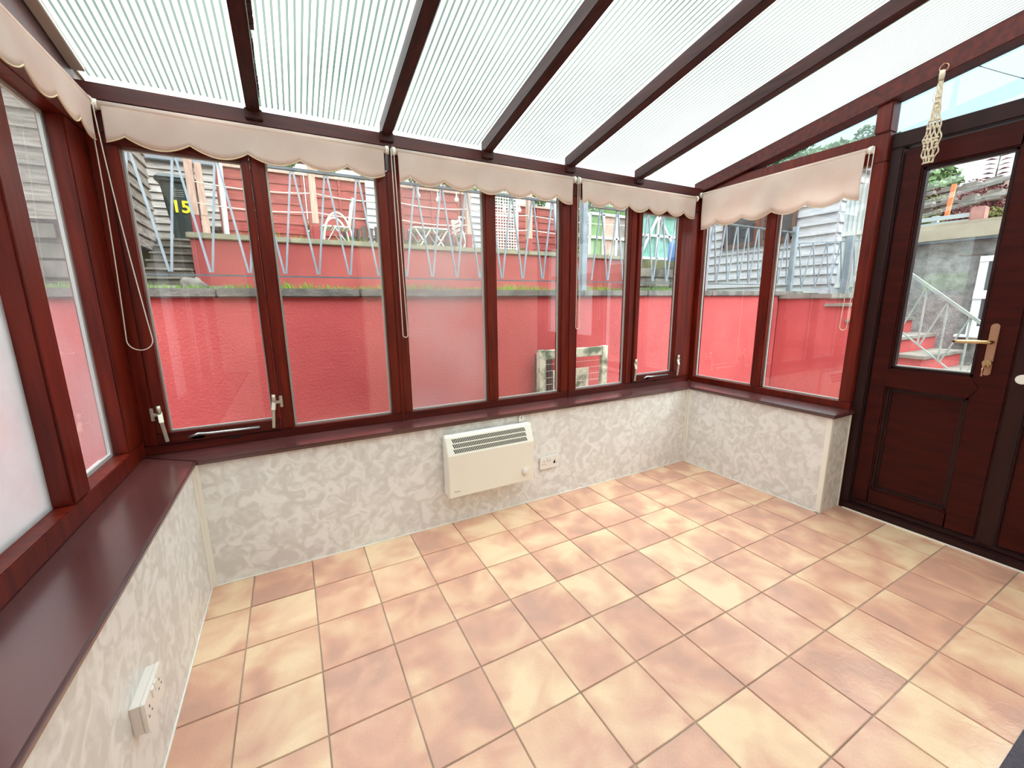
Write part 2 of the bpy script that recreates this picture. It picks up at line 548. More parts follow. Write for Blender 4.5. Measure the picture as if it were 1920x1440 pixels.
# ---- low walls
wf = MB().box(-0.3, 3.5, YF, 0.27, -0.08, ZS - 0.02).build('wall_front', 'wall_panel', None)
tag(wf, 'low front wall clad in marbled cream panels under the long sill', 'wall', kind='structure')
for xs in (0.72, 1.98):
    box('panel_seam', 'trim_cream', wf, xs - 0.0006, xs + 0.0006, YF - 0.0004, YF + 0.001, 0, 0.59)
box('base_bead', 'trim_cream', wf, XL, XR, YF - 0.004, YF, 0.0, 0.006)
box('corner_trim', 'trim_cream', wf, XL, XL + 0.022, YF - 0.006, YF, 0.0, 0.6, bevel=0.001)
box('corner_trim', 'trim_cream', wf, XR - 0.02, XR, YF - 0.005, YF, 0.0, 0.6, bevel=0.001)
wl = MB().box(-0.23, XL, -2.45, YF, -0.08, ZS - 0.02).build('wall_left', 'wall_panel', None)
tag(wl, 'low side wall clad in marbled cream panels beside the near sill', 'wall', kind='structure')
box('base_bead', 'trim_cream', wl, XL, XL + 0.004, -2.45, YF, 0.0, 0.006)
box('corner_trim', 'trim_cream', wl, XL, XL + 0.005, YF - 0.03, YF - 0.006, 0.0, 0.6, bevel=0.001)
wr = MB().box(XR, 3.53, YSTUB, YF, -0.08, ZS - 0.02).build('wall_right', 'wall_panel', None)
tag(wr, 'short low wall clad in marbled cream panels next to the brown door', 'wall', kind='structure')
box('base_bead', 'trim_cream', wr, XR - 0.004, XR, YSTUB, YF, 0.0, 0.006)
box('corner_trim', 'trim_cream', wr, XR - 0.005, XR, YF - 0.022, YF - 0.006, 0.0, 0.6, bevel=0.001)
box('corner_trim', 'trim_cream', wr, XR - 0.004, XR + 0.022, YSTUB - 0.004, YSTUB + 0.024, 0.0, 0.6, bevel=0.002)
box('end_bead', 'trim_cream', wr, DX - 0.022, DX - 0.012, YSTUB - 0.005, YSTUB, 0.0, 0.615, bevel=0.001)
# house wall behind the camera with the open doorway the room is entered by
wb = MB()
wb.box(-0.3, 0.18, -2.65, YB, -0.08, 2.75).box(1.28, 3.8, -2.65, YB, -0.08, 2.75).box(0.18, 1.28, -2.65, YB, 2.08, 2.75)
wb = wb.build('wall_back', 'cream_wall', None)
tag(wb, 'cream painted house wall with an open doorway', 'wall', kind='structure')
wh = MB().box(-0.4, 2.2, -4.9, -4.8, -0.08, 2.5).box(-0.5, -0.4, -4.9, -2.65, -0.08, 2.5).box(2.2, 2.3, -4.9, -2.65, -0.08, 2.5)
wh.box(-0.5, 2.3, -4.9, -2.65, 2.4, 2.5).box(-0.5, 2.3, -4.9, -2.65, -0.1, -0.01)
tag(wh.build('wall_hall', 'hall_wall', None), 'dim hallway walls of the house beyond the doorway', 'wall', kind='structure')


# ---- sills
def sill(name, poly, label):
    o = MB().prism(poly, 2, ZS - 0.022, ZS).build(name, 'sill_brown', None, bevel=0.007)
    tag(o, label, 'window sill', kind='structure')
    return o


NF = 0.022
sill('trim_1', [(XL + NF, YF - NF), (XR - NF, YF - NF), (3.5, 0.2), (-0.2, 0.2)], 'long dark red brown window sill above the heater')
sill('trim_2', [(-0.2, -2.44), (XL + NF, -2.44), (XL + NF, YF - NF - .0005), (-0.2, 0.199)], 'deep glossy brown window sill along the near side wall')
sill('trim_3', [(XR - NF, YF - NF - .0005), (XR - NF, YSTUB - 0.022), (DX - 0.024, YSTUB - 0.022), (3.5, YSTUB + 0.02), (3.5, 0.199)],
     'short brown window sill ending at the door frame')


# ---- windows: u runs along the wall, w outwards from the inner frame face
def MAPF(u, w, z): return (u, SY + w, z)
def MAPL(u, w, z): return (SXL - w, u, z)
def MAPR(u, w, z): return (SXR + w, u, z)


def wbox(mb, mp, u0, u1, w0, w1, z0, z1):
    a, b = mp(u0, w0, z0), mp(u1, w1, z1)
    return mb.box(a[0], b[0], a[1], b[1], a[2], b[2])


def wpart(name, material, parent, mp, u0, u1, w0, w1, z0, z1, bevel=0.003, **k):
    return wbox(MB(), mp, u0, u1, w0, w1, z0, z1).build(name, material, parent, bevel=bevel, **k)


def pane(parent, mp, u0, u1, z0, z1, w=0.03, glass='glass', spacer=0.009):
    u0, u1 = min(u0, u1), max(u0, u1)
    p = wpart('pane', glass, parent, mp, u0 - .008, u1 + .008, w, w + 0.02, z0 - .008, z1 + .008, bevel=0)
    if spacer:
        m = MB(); s = spacer; a, b = w + 0.005, w + 0.015
        wbox(m, mp, u0, u0 + s, a, b, z0, z1); wbox(m, mp, u1 - s, u1, a, b, z0, z1)
        wbox(m, mp, u0 + s, u1 - s, a, b, z0, z0 + s); wbox(m, mp, u0 + s, u1 - s, a, b, z1 - s, z1)
        m.build('glazing_spacer', 'spacer', p)
    return p


ZB, ZT, ZH = 0.662, 1.945, 2.06     # glass bottom, glass top, head top
FD = 0.075                          # frame depth


def handle(parent, mp, u, z, side):
    """cream casement fastener: back plate, nose, keep plate, drooping lever"""
    h = wpart('handle', 'handle_metal', parent, mp, u - 0.011, u + 0.011, -0.007, 0.0, z - 0.028, z + 0.03, bevel=0.002)
    m = MB()
    m.tube([mp(u, -0.004, z + 0.012), mp(u, -0.022, z + 0.014), mp(u, -0.026, z + 0.046)], [0.009, 0.009, 0.008], 10)
    m.build('knob', 'handle_metal', h, smooth=True)
    m = MB()
    q = side * 0.006
    m.bar(mp(u, -0.016, z + 0.016), mp(u - q, -0.036, z - 0.03), 0.017, 0.012)
    m.bar(mp(u - q, -0.036, z - 0.026), mp(u - 2.4 * q, -0.034, z - 0.118), 0.013, 0.009)
    m.build('lever', 'handle_metal', h, bevel=0.002)
    m = MB()
    wbox(m, mp, u + side * 0.022, u + side * 0.036, -0.006, 0.004, z - 0.024, z + 0.034)
    wbox(m, mp, u + side * 0.006, u + side * 0.03, -0.016, -0.006, z - 0.002, z + 0.012)
    m.build('keep_plate', 'handle_metal', h, bevel=0.002)
    return h


def stay(parent, mp, u0, u1, z):
    s = MB()
    p0, p1 = mp(u0, -0.014, z), mp(u1, -0.014, z + 0.006)
    k = u0 + (u1 - u0) * 0.25
    s.tube([p0, mp(u0 + (k - u0) * .5, -0.016, z + 0.012), mp(k, -0.014, z + 0.008), p1], [0.007, 0.006, 0.006, 0.007], 8)
    o = s.build('stay_arm', 'steel', parent, smooth=True)
    m = MB()
    wbox(m, mp, u0 + 0.01, u0 + 0.06, -0.012, 0.0, z - 0.014, z + 0.002)
    wbox(m, mp, u1 - 0.14, u1 - 0.08, -0.012, 0.0, z - 0.03, z - 0.022)
    m.build('stay_bracket', 'hole', o, bevel=0.002)


def sash(parent, mp, u0, u1, z0, z1, gu0, gu1, gz0, gz1, glass='glass'):
    w0, w1 = -0.012, 0.05
    s = wpart('sash', 'mahogany_rail', parent, mp, u0, u1, w0, w1, z0, gz0, bevel=0.004)
    wpart('top_rail', 'mahogany_rail', s, mp, u0, u1, w0, w1, gz1, z1, bevel=0.004)
    wpart('stile', 'mahogany', s, mp, u0, gu0, w0, w1, gz0, gz1, bevel=0.004)
    wpart('stile', 'mahogany', s, mp, gu1, u1, w0, w1, gz0, gz1, bevel=0.004)
    pane(s, mp, gu0, gu1, gz0, gz1, w=0.016, glass=glass, spacer=0.006)
    return s


w1 = thing('window_1', 'brown framed window pair with opening sash facing the red wall, beside the near corner', 'window', (0, SY, ZS), kind='structure')
wpart('bottom_rail', 'mahogany_rail', w1, MAPF, -0.105, 1.035, 0, FD, ZS, ZB)
wpart('head', 'mahogany_rail', w1, MAPF, -0.105, 1.035, 0, FD, ZT, ZH)
wpart('jamb', 'mahogany', w1, MAPF, -0.105, -0.052, 0, FD, ZB, ZT, bevel=0.005)
wpart('mullion', 'mahogany', w1, MAPF, 0.432, 0.492, 0, FD, ZB, ZT, bevel=0.006)
wpart('jamb', 'mahogany', w1, MAPF, 0.985, 1.035, 0, FD, ZB, ZT, bevel=0.005)
box('corner_post', 'mahogany', w1, -0.182, -0.104, 0.149, 0.227, ZS, ZH + .05)
pane(w1, MAPF, 0.492, 0.985, ZB, ZT)
s1 = sash(w1, MAPF, -0.050, 0.430, 0.664, 1.943, -0.008, 0.400, 0.716, 1.90)
handle(s1, MAPF, -0.028, 0.80, -1)
handle(s1, MAPF, 0.414, 0.80, 1)
stay(s1, MAPF, 0.06, 0.34, 0.685)

w2 = thing('window_2', 'middle brown framed window pair above the heater', 'window', (1.6, SY, ZS), kind='structure')
wpart('bottom_rail', 'mahogany_rail', w2, MAPF, 1.050, 2.193, 0, FD, ZS, ZB)
wpart('head', 'mahogany_rail', w2, MAPF, 1.050, 2.193, 0, FD, ZT, ZH)
wpart('jamb', 'mahogany', w2, MAPF, 1.050, 1.100, 0, FD, ZB, ZT, bevel=0.005)
wpart('mullion', 'mahogany', w2, MAPF, 1.584, 1.655, 0, FD, ZB, ZT, bevel=0.006)
wpart('jamb', 'mahogany', w2, MAPF, 2.128, 2.193, 0, FD, ZB, ZT, bevel=0.005)
pane(w2, MAPF, 1.100, 1.584, ZB, ZT, glass='glass_haze_reflection')
pane(w2, MAPF, 1.655, 2.128, ZB, ZT)
wpart('cover_strip', 'mahogany', w2, MAPF, 1.032, 1.053, -0.006, 0.05, ZS, ZT, bevel=0.004)

w3 = thing('window_3', 'brown framed window pair with opening sash in the far corner', 'window', (2.8, SY, ZS), kind='structure')
wpart('bottom_rail', 'mahogany_rail', w3, MAPF, 2.205, 3.43, 0, FD, ZS, ZB)
wpart('head', 'mahogany_rail', w3, MAPF, 2.205, 3.43, 0, FD, ZT, ZH)
wpart('jamb', 'mahogany', w3, MAPF, 2.205, 2.262, 0, FD, ZB, ZT, bevel=0.005)
wpart('mullion', 'mahogany', w3, MAPF, 2.722, 2.780, 0, FD, ZB, ZT, bevel=0.006)
wpart('jamb', 'mahogany', w3, MAPF, 3.290, 3.43, 0, FD, ZB, ZT, bevel=0.005)
box('corner_post', 'mahogany', w3, 3.429, 3.507, 0.149, 0.227, ZS, ZH + .05)
pane(w3, MAPF, 2.262, 2.722, ZB, ZT)
wpart('cover_strip', 'mahogany', w3, MAPF, 2.190, 2.208, -0.006, 0.05, ZS, ZT, bevel=0.004)
s3 = sash(w3, MAPF, 2.782, 3.288, 0.664, 1.943, 2.822, 3.222, 0.716, 1.90)
handle(s3, MAPF, 2.800, 0.80, 1)
handle(s3, MAPF, 3.262, 0.80, 1)
stay(s3, MAPF, 2.90, 3.16, 0.688)

w4 = thing('window_4', 'brown framed side window with misted panes over the deep near sill', 'window', (SXL, -0.5, ZS), kind='structure')
wpart('bottom_rail', 'mahogany', w4, MAPL, -2.44, 0.15, 0, FD, ZS, 0.688)
wpart('head', 'mahogany', w4, MAPL, -2.44, 0.15, 0, FD, 1.94, ZH + .03)
wpart('jamb', 'mahogany', w4, MAPL, -0.020, 0.15, 0, FD, 0.688, 1.94, bevel=0.006)
wpart('mullion', 'mahogany', w4, MAPL, -0.522, -0.408, 0, FD, 0.688, 1.94, bevel=0.006)
wpart('mullion', 'mahogany', w4, MAPL, -1.16, -1.04, 0, FD, 0.688, 1.94, bevel=0.006)
wpart('mullion', 'mahogany', w4, MAPL, -1.74, -1.66, 0, FD, 0.688, 1.94, bevel=0.006)
wpart('jamb', 'mahogany', w4, MAPL, -2.44, -2.30, 0, FD, 0.688, 1.94, bevel=0.006)
pane(w4, MAPL, -0.408, -0.020, 0.688, 1.94, glass='glass_left', w=0.05, spacer=0.014)
pane(w4, MAPL, -1.04, -0.522, 0.688, 1.94, glass='glass_misted', w=0.05, spacer=0.014)
pane(w4, MAPL, -1.66, -1.16, 0.688, 1.94, glass='glass_left', w=0.05)
pane(w4, MAPL, -2.30, -1.74, 0.688, 1.94, glass='glass_left', w=0.05)

w5 = thing('window_5', 'brown framed window pair facing the white lap-board shed, next to the door', 'window', (SXR, -0.4, ZS), kind='structure')
wpart('bottom_rail', 'mahogany', w5, MAPR, -0.995, 0.15, 0, FD, ZS, ZB)
wpart('head', 'mahogany', w5, MAPR, -0.995, 0.15, 0, FD, 2.0, 2.145)
wpart('jamb', 'mahogany', w5, MAPR, 0.112, 0.15, 0, FD, ZB, 2.0, bevel=0.004)
wpart('mullion', 'mahogany', w5, MAPR, -0.446, -0.374, 0, FD, ZB, 2.0, bevel=0.006)
wpart('jamb', 'mahogany', w5, MAPR, -0.995, -0.932, 0, FD, ZB, 2.0, bevel=0.005)
pane(w5, MAPR, -0.374, 0.112, ZB, 2.0)
pane(w5, MAPR, -0.932, -0.446, ZB, 2.0)

# ---- gable on the door side: sloping rail, triangular light, post, transom light
gb = thing('window_6', 'sloping gable lights under the roof above the door and side window', 'window', (SXR, -0.9, 2.14), kind='structure')


def zg(y): return 2.115 - 0.172 * (y - 0.10)      # lower edge of the sloping rail


m = MB().prism([(0.20, zg(0.20) - .02), (0.20, zg(0.20) + 0.095), (-2.45, zg(-2.45) + 0.145), (-2.45, zg(-2.45))], 0, SXR - 0.03, SXR + FD)
m.build('sloping_rail', 'mahogany_rail', gb, bevel=0.004)
m = MB().prism([(0.14, 2.13), (0.14, zg(0.14) + .02), (-0.14, zg(-0.14) + .02), (-0.14, 2.13)], 0, SXR + .005, SXR + FD)
m.build('corner_infill', 'mahogany_rail', gb)
box('post', 'mahogany', gb, SXR - 0.01, SXR + FD, -0.995, -0.925, 2.145, zg(-0.93) + .02, bevel=0.005)
def gable_pane(ya, yb, z0, mname):
    p = MB().prism([(ya, z0), (ya, zg(ya) + .01), (yb, zg(yb) + .01), (yb, z0)], 0, SXR + 0.035, SXR + 0.05).build('pane', mname, gb)
gable_pane(-0.14, -0.93, 2.135, 'glass_tint')
gable_pane(-0.99, -2.30, 2.135, 'glass_tint')
box('post', 'mahogany', gb, SXR - 0.01, SXR + FD, -2.45, -2.28, 2.145, zg(-2.45) + .02, bevel=0.005)
# matching solid gable board over the near side window
gl = MB().prism([(0.15, ZH + .03), (0.15, zroof(0.15) - .02), (-2.45, zroof(-2.45) - .02), (-2.45, ZH + .03)], 0, SXL - 0.06, SXL)
tag(gl.build('trim_4', 'mahogany_rail', None), 'dark brown gable board above the near side window', 'board', kind='structure')

# ---- french door
dr = thing('door_1', 'dark brown french door with glazed upper panel and brass lever handle', 'door', (DX, -1.6, 0), kind='structure')
FR = 'door_frame_brown'
box('frame_jamb', FR, dr, DX, DX + 0.09, -1.052, -0.975, 0.0, 2.055, bevel=0.006)
box('frame_head', FR, dr, DX, DX + 0.09, -2.27, -0.975, 2.055, 2.133, bevel=0.006)
box('frame_jamb', FR, dr, DX, DX + 0.09, -2.27, -2.19, 0.0, 2.055, bevel=0.006)
box('threshold', FR, dr, DX - 0.012, DX + 0.10, -2.27, -0.99, 0.0, 0.045, bevel=0.006)
box('threshold_step', FR, dr, DX + 0.01, DX + 0.10, -2.19, -1.05, 0.045, 0.07, bevel=0.006)
box('sealant', 'trim_cream', dr, DX - 0.02, DX - 0.012, -2.27, -1.03, 0.0, 0.006)


def leaf(name, y0, y1, sgn):
    """y0 hinge side, y1 meeting side"""
    lo, hi = min(y0, y1), max(y0, y1)
    g0, g1 = (-1.462, -1.138) if sgn > 0 else (-2.10, -1.775)
    X0, X1 = DX + 0.012, DX + 0.075
    d = box(name, 'door_brown', dr, X0, X1, lo, g0, 0.075, 2.045, bevel=0.008)
    box('stile', 'door_brown', d, X0, X1, g1, hi, 0.075, 2.045, bevel=0.008)
    box('top_rail', 'door_brown', d, X0, X1, g0 - .01, g1 + .01, 1.935, 2.045, bevel=0.008)
    box('bottom_rail', 'door_brown', d, X0, X1, g0 - .01, g1 + .01, 0.075, 0.165, bevel=0.008)
    MB().prism([(g1 + 0.035, 0.835), (g1, 0.888), (g0, 0.888), (g0 - 0.035, 0.835), (g0, 0.778), (g1, 0.778)], 0, X0 - 0.006, X1).build('mid_rail', 'door_brown', d, bevel=0.006)
    m = MB()
    for k, (a, b) in enumerate(((0.0, 0.012), (0.012, 0.022))):
        x = X0 + 0.012 + 0.008 * k
        m.box(x, X1 - .01, g0 + a, g0 + b, 0.165, 0.778); m.box(x, X1 - .01, g1 - b, g1 - a, 0.165, 0.778)
        m.box(x, X1 - .01, g0, g1, 0.165 + a, 0.165 + b); m.box(x, X1 - .01, g0, g1, 0.778 - b, 0.778 - a)
    m.build('panel_bead', FR, d, bevel=0.002)
    box('panel', 'door_brown', d, X0 + 0.028, X1 - 0.01, g0, g1, 0.16, 0.785)
    m = MB()
    for a, b in (((g0, 0.888), (g0 + .014, 1.935)), ((g1 - .014, 0.888), (g1, 1.935)), ((g0, 0.888), (g1, 0.902)), ((g0, 1.921), (g1, 1.935))):
        m.box(X0 + 0.012, X1 - .012, a[0], b[0], a[1], b[1])
    m.build('glazing_bead', FR, d, bevel=0.003)
    MB().box(X0 + .03, X0 + .05, g0, g1, 0.888, 1.935).build('pane', 'glass', d)
    MB().box(X0 + .032, X0 + .046, g0 + .014, g1 - .014, 0.902, 0.908).build('glazing_spacer', 'spacer', d)
    return d


l1 = leaf('door_leaf', -1.056, -1.585, 1)
l2 = leaf('door_leaf', -2.185, -1.655, -1)
box('meeting_stile', FR, dr, DX + 0.004, DX + 0.085, -1.655, -1.588, 0.06, 2.05, bevel=0.006)
# lever handle on a long brass plate, with lock cylinder and key
XF = DX + 0.012
pts = []
for k in range(13):
    a = math.pi * k / 12
    pts.append((-1.505 + 0.015 * math.cos(a), 1.137 + 0.015 * math.sin(a)))
for k in range(13):
    a = math.pi + math.pi * k / 12
    pts.append((-1.505 + 0.015 * math.cos(a), 0.918 + 0.015 * math.sin(a)))
hp = MB().prism(pts, 0, XF - 0.008, XF).build('handle_plate', 'brass_dull', dr, bevel=0.002)
m = MB()
m.tube([(XF - .006, -1.505, 1.065), (XF - 0.045, -1.505, 1.065), (XF - 0.052, -1.492, 1.066), (XF - 0.053, -1.40, 1.063), (XF - 0.050, -1.385, 1.062)],
       [0.010, 0.010, 0.010, 0.0085, 0.008], 10)
m.build('lever', 'brass', hp, smooth=True)
m = MB(); m.disc((XF - .008, -1.505, 0.965), (-1, 0, 0), 0.016, 0.02, 16); m.disc((XF - .026, -1.505, 0.953), (-1, 0, 0), 0.011, 0.012, 14)
m.build('lock_cylinder', 'brass', hp, bevel=0.001)
m = MB(); m.box(XF - 0.058, XF - 0.036, -1.507, -1.503, 0.946, 0.958); m.disc((XF - .062, -1.507, 0.935), (0, 1, 0), 0.012, 0.004, 14); m.box(XF - .066, XF - .058, -1.508, -1.502, 0.905, 0.93)
m.build('key', 'brass_dull', hp)
MB().disc((XF - .008, -1.505, 1.138), (-1, 0, 0), 0.004, 0.002, 10).build('screw', 'brass', hp)
m = MB(); m.disc((DX + .006, -1.628, 0.905), (-1, 0, 0), 0.012, 0.03, 12); m.disc((DX - .02, -1.628, 0.905), (-1, 0, 0), 0.022, 0.014, 18)
m.build('door_knob', 'white_plastic', dr, bevel=0.003)

# ---- roof: eave beam, rafters, ribbed polycarbonate sheets
ro = thing('ceiling', 'lean-to roof of ribbed translucent sheets between dark brown rafters', 'ceiling', (1.6, -1.1, 2.2), kind='structure')
MB().box(-0.17, 3.50, SY - 0.012, SY + 0.10, ZH - 0.005, 2.118).build('eave_beam', 'eave_brown', ro, bevel=0.005)
RX = [0.472, 1.042, 1.600, 2.172, 2.760]
for x in RX:
    z = lambda y, o: zroof(y) + o
    MB().prism([(0.16, z(0.16, -0.035)), (0.16, z(0.16, 0.034)), (-2.45, z(-2.45, 0.034)), (-2.45, z(-2.45, -0.035))], 0, x - 0.026, x + 0.026).build('rafter', 'rafter_brown', ro, bevel=0.004)
    bx = MB(); bx.box(x - 0.034, x + 0.034, SY - 0.03, SY - 0.010, 2.075, 2.118); bx.build('rafter_shoe', 'rafter_brown', ro, bevel=0.003)
MB().prism([(0.16, zroof(0.16) - .03), (0.16, zroof(.16) + .03), (-2.45, zroof(-2.45) + .03), (-2.45, zroof(-2.45) - .03)], 0, -0.165, -0.105).build('verge_rail', 'rafter_brown', ro)
MB().prism([(0.145, zroof(0.145) + .012), (0.145, zroof(.145) + .03), (-2.45, zroof(-2.45) + .03), (-2.45, zroof(-2.45) + .012)], 0, -0.105, -0.066).build('edge_strip', 'grey_strip', ro, bevel=0.002)
edges = [-0.10] + RX + [3.45]
for k in range(6):
    a, b = edges[k], edges[k + 1]
    sh = MB().prism([(0.24, zroof(0.24) + .036), (0.24, zroof(.24) + .040), (-2.5, zroof(-2.5) + .040), (-2.5, zroof(-2.5) + .036)], 0, a + 0.004, b - 0.004).build('roof_sheet', 'polycarb', ro)
    sh.data.materials.append(MATS['polycarb_clear'])
    for p_ in sh.data.polygons:
        p_.material_index = 0 if p_.normal.z < -0.5 else 1     # dull dirty lower skin, clear upper skin and edges
    rb = MB()
    x = a + 0.03
    while x < b - 0.03:
        rb.prism([(0.20, zroof(0.20) + .0335), (0.20, zroof(.20) + .0355), (-2.45, zroof(-2.45) + .0355), (-2.45, zroof(-2.45) + .0335)], 0, x - 0.0044, x + 0.0044)
        x += 0.0235
    rb = rb.build('sheet_ribs', 'polycarb_rib', sh, kind='stuff')
    rb.data.materials.append(MATS['polycarb_clear'])
    for p_ in rb.data.polygons:
        p_.material_index = 0 if p_.normal.z < -0.5 else 1
# flaking sealant along the first rafter and the verge
m = MB()
y = 0.10
while y > -0.75:
    l = random.uniform(.01, .035)
    wdt = random.uniform(.002, .007) + (0.010 if -0.55 < y < -0.25 else 0)
    m.box(RX[0] + .027, RX[0] + .027 + wdt, y - l, y, zroof(y) + .012, zroof(y) + .028)
    y -= l
m.build('flaking_sealant', 'peeling', ro, kind='stuff')

# ================================================================== BLINDS
def scallop(t):
    return 1 - abs(math.sin(math.pi * t)) ** 0.85


def chain_pts(p0, drop, wtop, wbot, along, lean=0.0):
    """loop of bead chain hanging from p0; along = unit vector of the wall"""
    p0 = Vector(p0); a = Vector(along)
    L_ = []
    n = 60
    for k in range(n + 1):
        t = k / n
        L_.append(p0 + a * (-wtop / 2 - (wbot - wtop) / 2 * t ** 1.6 + lean * t) - Vector((0, 0, 1)) * (drop - wbot / 2) * t)
    for k in range(1, 12):
        th = math.pi * k / 12
        c = p0 + a * lean - Vector((0, 0, 1)) * (drop - wbot / 2)
        L_.append(c + a * (-math.cos(th) * wbot / 2) - Vector((0, 0, 1)) * math.sin(th) * wbot / 2)
    for k in range(n, -1, -1):
        t = k / n
        L_.append(p0 + a * (wtop / 2 + (wbot - wtop) / 2 * t ** 1.6 + lean * t) - Vector((0, 0, 1)) * (drop - wbot / 2) * t)
    # resample for beads
    out = [L_[0]]
    acc = 0
    step = 0.0028
    for i in range(1, len(L_)):
        seg = L_[i] - L_[i - 1]; ln = seg.length; pos = 0
        while acc + (ln - pos) >= step:
            pos += step - acc; acc = 0
            out.append(L_[i - 1] + seg * (pos / ln))
        acc += ln - pos
    return out


def blind(label, mp, u0, u1, w, zt, zb, dep, lobes, chain, cw=(0.012, 0.02), lean=0.0, phase=0.5, slack=0.0, cap=True):
    """u0..u1 fabric extent; w (negative = into the room); chain = u of the chain"""
    c = mp((u0 + u1) / 2, w, zt)
    t = thing('roller_blind', label, 'blind', c, group='pink scalloped roller blinds')
    n = 220
    vs, fs = [], []
    rows = 7
    for i in range(n + 1):
        s = i / n
        u = u0 + (u1 - u0) * s
        zbot = zb + dep * scallop(s * lobes + phase)
        for r in range(rows):
            q = r / (rows - 1)
            z = zt + (zbot - zt) * q
            wv = w - 0.004 * math.sin(s * 9 + 1.3) * q - 0.003 * math.sin(s * 23 + q * 2) * q - slack * math.sin(q * math.pi)
            vs.append(mp(u, wv, z)); 
    for i in range(n):
        for r in range(rows - 1):
            a = i * rows + r
            fs.append((a, a + 1, a + rows + 1, a + rows))
    mb = MB().add(vs, fs)
    off = len(mb.v)
    vs2 = []
    d = Vector(mp(0, 0.0025, 0)) - Vector(mp(0, 0, 0))
    mb.add([Vector(v) + d for v in vs], [tuple(reversed(f)) for f in fs])
    bt = [i * rows + rows - 1 for i in range(n + 1)]
    for i in range(n):
        mb.f.append((bt[i], bt[i] + off, bt[i + 1] + off, bt[i + 1]))
    for e in (0, n * rows):
        for r in range(rows - 1):
            mb.f.append((e + r, e + r + 1, e + r + 1 + off, e + r + off))
    fab = mb.build('fabric', 'blind_fabric', t, smooth=True)
    MB().tube([Vector(vs[k]) for k in bt], 0.0022, 6).build('piping', 'piping', fab, smooth=True)
    mb = MB().tube([mp(u0 - 0.012, w + 0.014, zt - 0.004), mp(u1 + 0.012, w + 0.014, zt - 0.004)], 0.0155, 16)
    mb.build('roller_tube', 'blind_fabric', t, smooth=True)
    for ue, sg in ((u0, -1), (u1, 1)):
        mb = MB()
        A = Vector(mp(ue + sg * 0.010, w + 0.014, zt - 0.004)); B = Vector(mp(ue + sg * 0.026, w + 0.014, zt - 0.004))
        mb.tube([A, B], 0.019, 16)
        wbox(mb, mp, ue + sg * 0.022, ue + sg * 0.027, w + 0.005, 0.0, zt - 0.024, zt + 0.016)
        mb.build('bracket', 'trim_cream', t, bevel=0.002)
    if chain is not None:
        p0 = Vector(mp(chain, w - 0.004, zt))
        al = Vector(mp(1, 0, 0)) - Vector(mp(0, 0, 0))
        P = chain_pts(p0, zt - 1.095, cw[0], cw[1], al, lean)
        rs = [0.0029 if (k % 2 == 0) else 0.0013 for k in range(len(P))]
        MB().tube(P, rs, 6).build('bead_chain', 'chain', t, smooth=True)
    return t


blind('pink scalloped roller blind with wide bead chain loop in the near corner', MAPF, -0.034, 1.020, -0.035, 2.040, 1.893, 0.036, 5.15, -0.062, cw=(0.014, 0.085), lean=0.018, phase=0.72)
blind('middle pink scalloped roller blind above the wall heater', MAPF, 1.090, 2.184, -0.035, 2.040, 1.883, 0.036, 6.0, 1.062, cw=(0.014, 0.026), lean=0.010, phase=0.68)
blind('pink scalloped roller blind ending in the far corner', MAPF, 2.256, 3.330, -0.035, 2.040, 1.886, 0.036, 6.0, 2.226, cw=(0.014, 0.030), lean=0.010, phase=0.72)
blind('pink scalloped roller blind over the misted side window', MAPL, -1.09, 0.094, -0.05, 2.045, 1.895, 0.036, 6.4, None, phase=0.3)
blind('longer stained pink scalloped roller blind next to the door', MAPR, -0.910, 0.112, -0.035, 2.072, 1.812, 0.034, 5.0, -0.940, cw=(0.020, 0.036), lean=0.018, phase=0.62, slack=0.006)

# ================================================================== HEATER
ht = thing('panel_heater', 'cream wall-mounted convector heater with slotted sloping top', 'heater', (1.485, YF, 0.2))
hx0, hx1 = 1.208, 1.757
prof = [(YF - 0.018, 0.203), (YF - 0.018, 0.553), (-0.062, 0.556), (-0.075, 0.549), (-0.112, 0.452), (-0.112, 0.203)]
MB().prism(prof, 0, hx0, hx1).build('casing', 'heater_side', ht, bevel=0.004)
MB().box(hx0 + 0.004, hx1 - 0.004, -0.1135, -0.110, 0.206, 0.450).build('front_panel', 'cream_metal', ht, bevel=0.001)
nrm = Vector((0, -0.097, -0.037)).normalized()
dz = Vector((0, -0.037, -0.097))
nv = Vector((0, -0.934, 0.357))
m = MB()
for r in range(3):
    t0, t1 = 0.13 + r * 0.28, 0.13 + r * 0.28 + 0.225
    for k in range(46):
        xa = hx0 + 0.038 + (hx1 - hx0 - 0.085) * k / 46 + r * 0.001
        p = Vector((xa, -0.075, 0.549)) + dz * t0 + nv * 0.0004
        q = Vector((xa + 0.0085, -0.075, 0.549)) + dz * t1 + nv * 0.0004
        ax = Vector((0.0034, 0, 0))
        vs = [p - ax, p + ax, q + ax, q - ax]
        m.add(vs + [v - nv * 0.003 for v in vs], [(0, 1, 2, 3), (0, 4, 5, 1), (1, 5, 6, 2), (2, 6, 7, 3), (3, 7, 4, 0), (7, 6, 5, 4)])
m.build('grille_slots', 'dark_slot', ht, kind='stuff')
th = MB().box(1.668, 1.722, -0.1145, -0.1130, 0.240, 0.298).build('thermostat_plate', 'cream_metal', ht, bevel=0.0005)
m = MB().disc((1.695, -0.114, 0.269), (0, -1, 0), 0.021, 0.012, 24); m.disc((1.695, -0.126, 0.269), (0, -1, 0), 0.013, 0.010, 20)
m.build('thermostat_knob', 'white_plastic', ht, bevel=0.002)
m = MB()
for k in range(11):
    a = math.radians(140 + k * 16)
    c = Vector((1.695 + 0.0245 * math.cos(a), -0.1146, 0.269 + 0.0245 * math.sin(a)))
    m.box(c.x - .0012, c.x + .0012, -0.1150, -0.1144, c.z - .0012, c.z + .0012)
m.build('dial_marks', 'dark_slot', ht, kind='stuff')
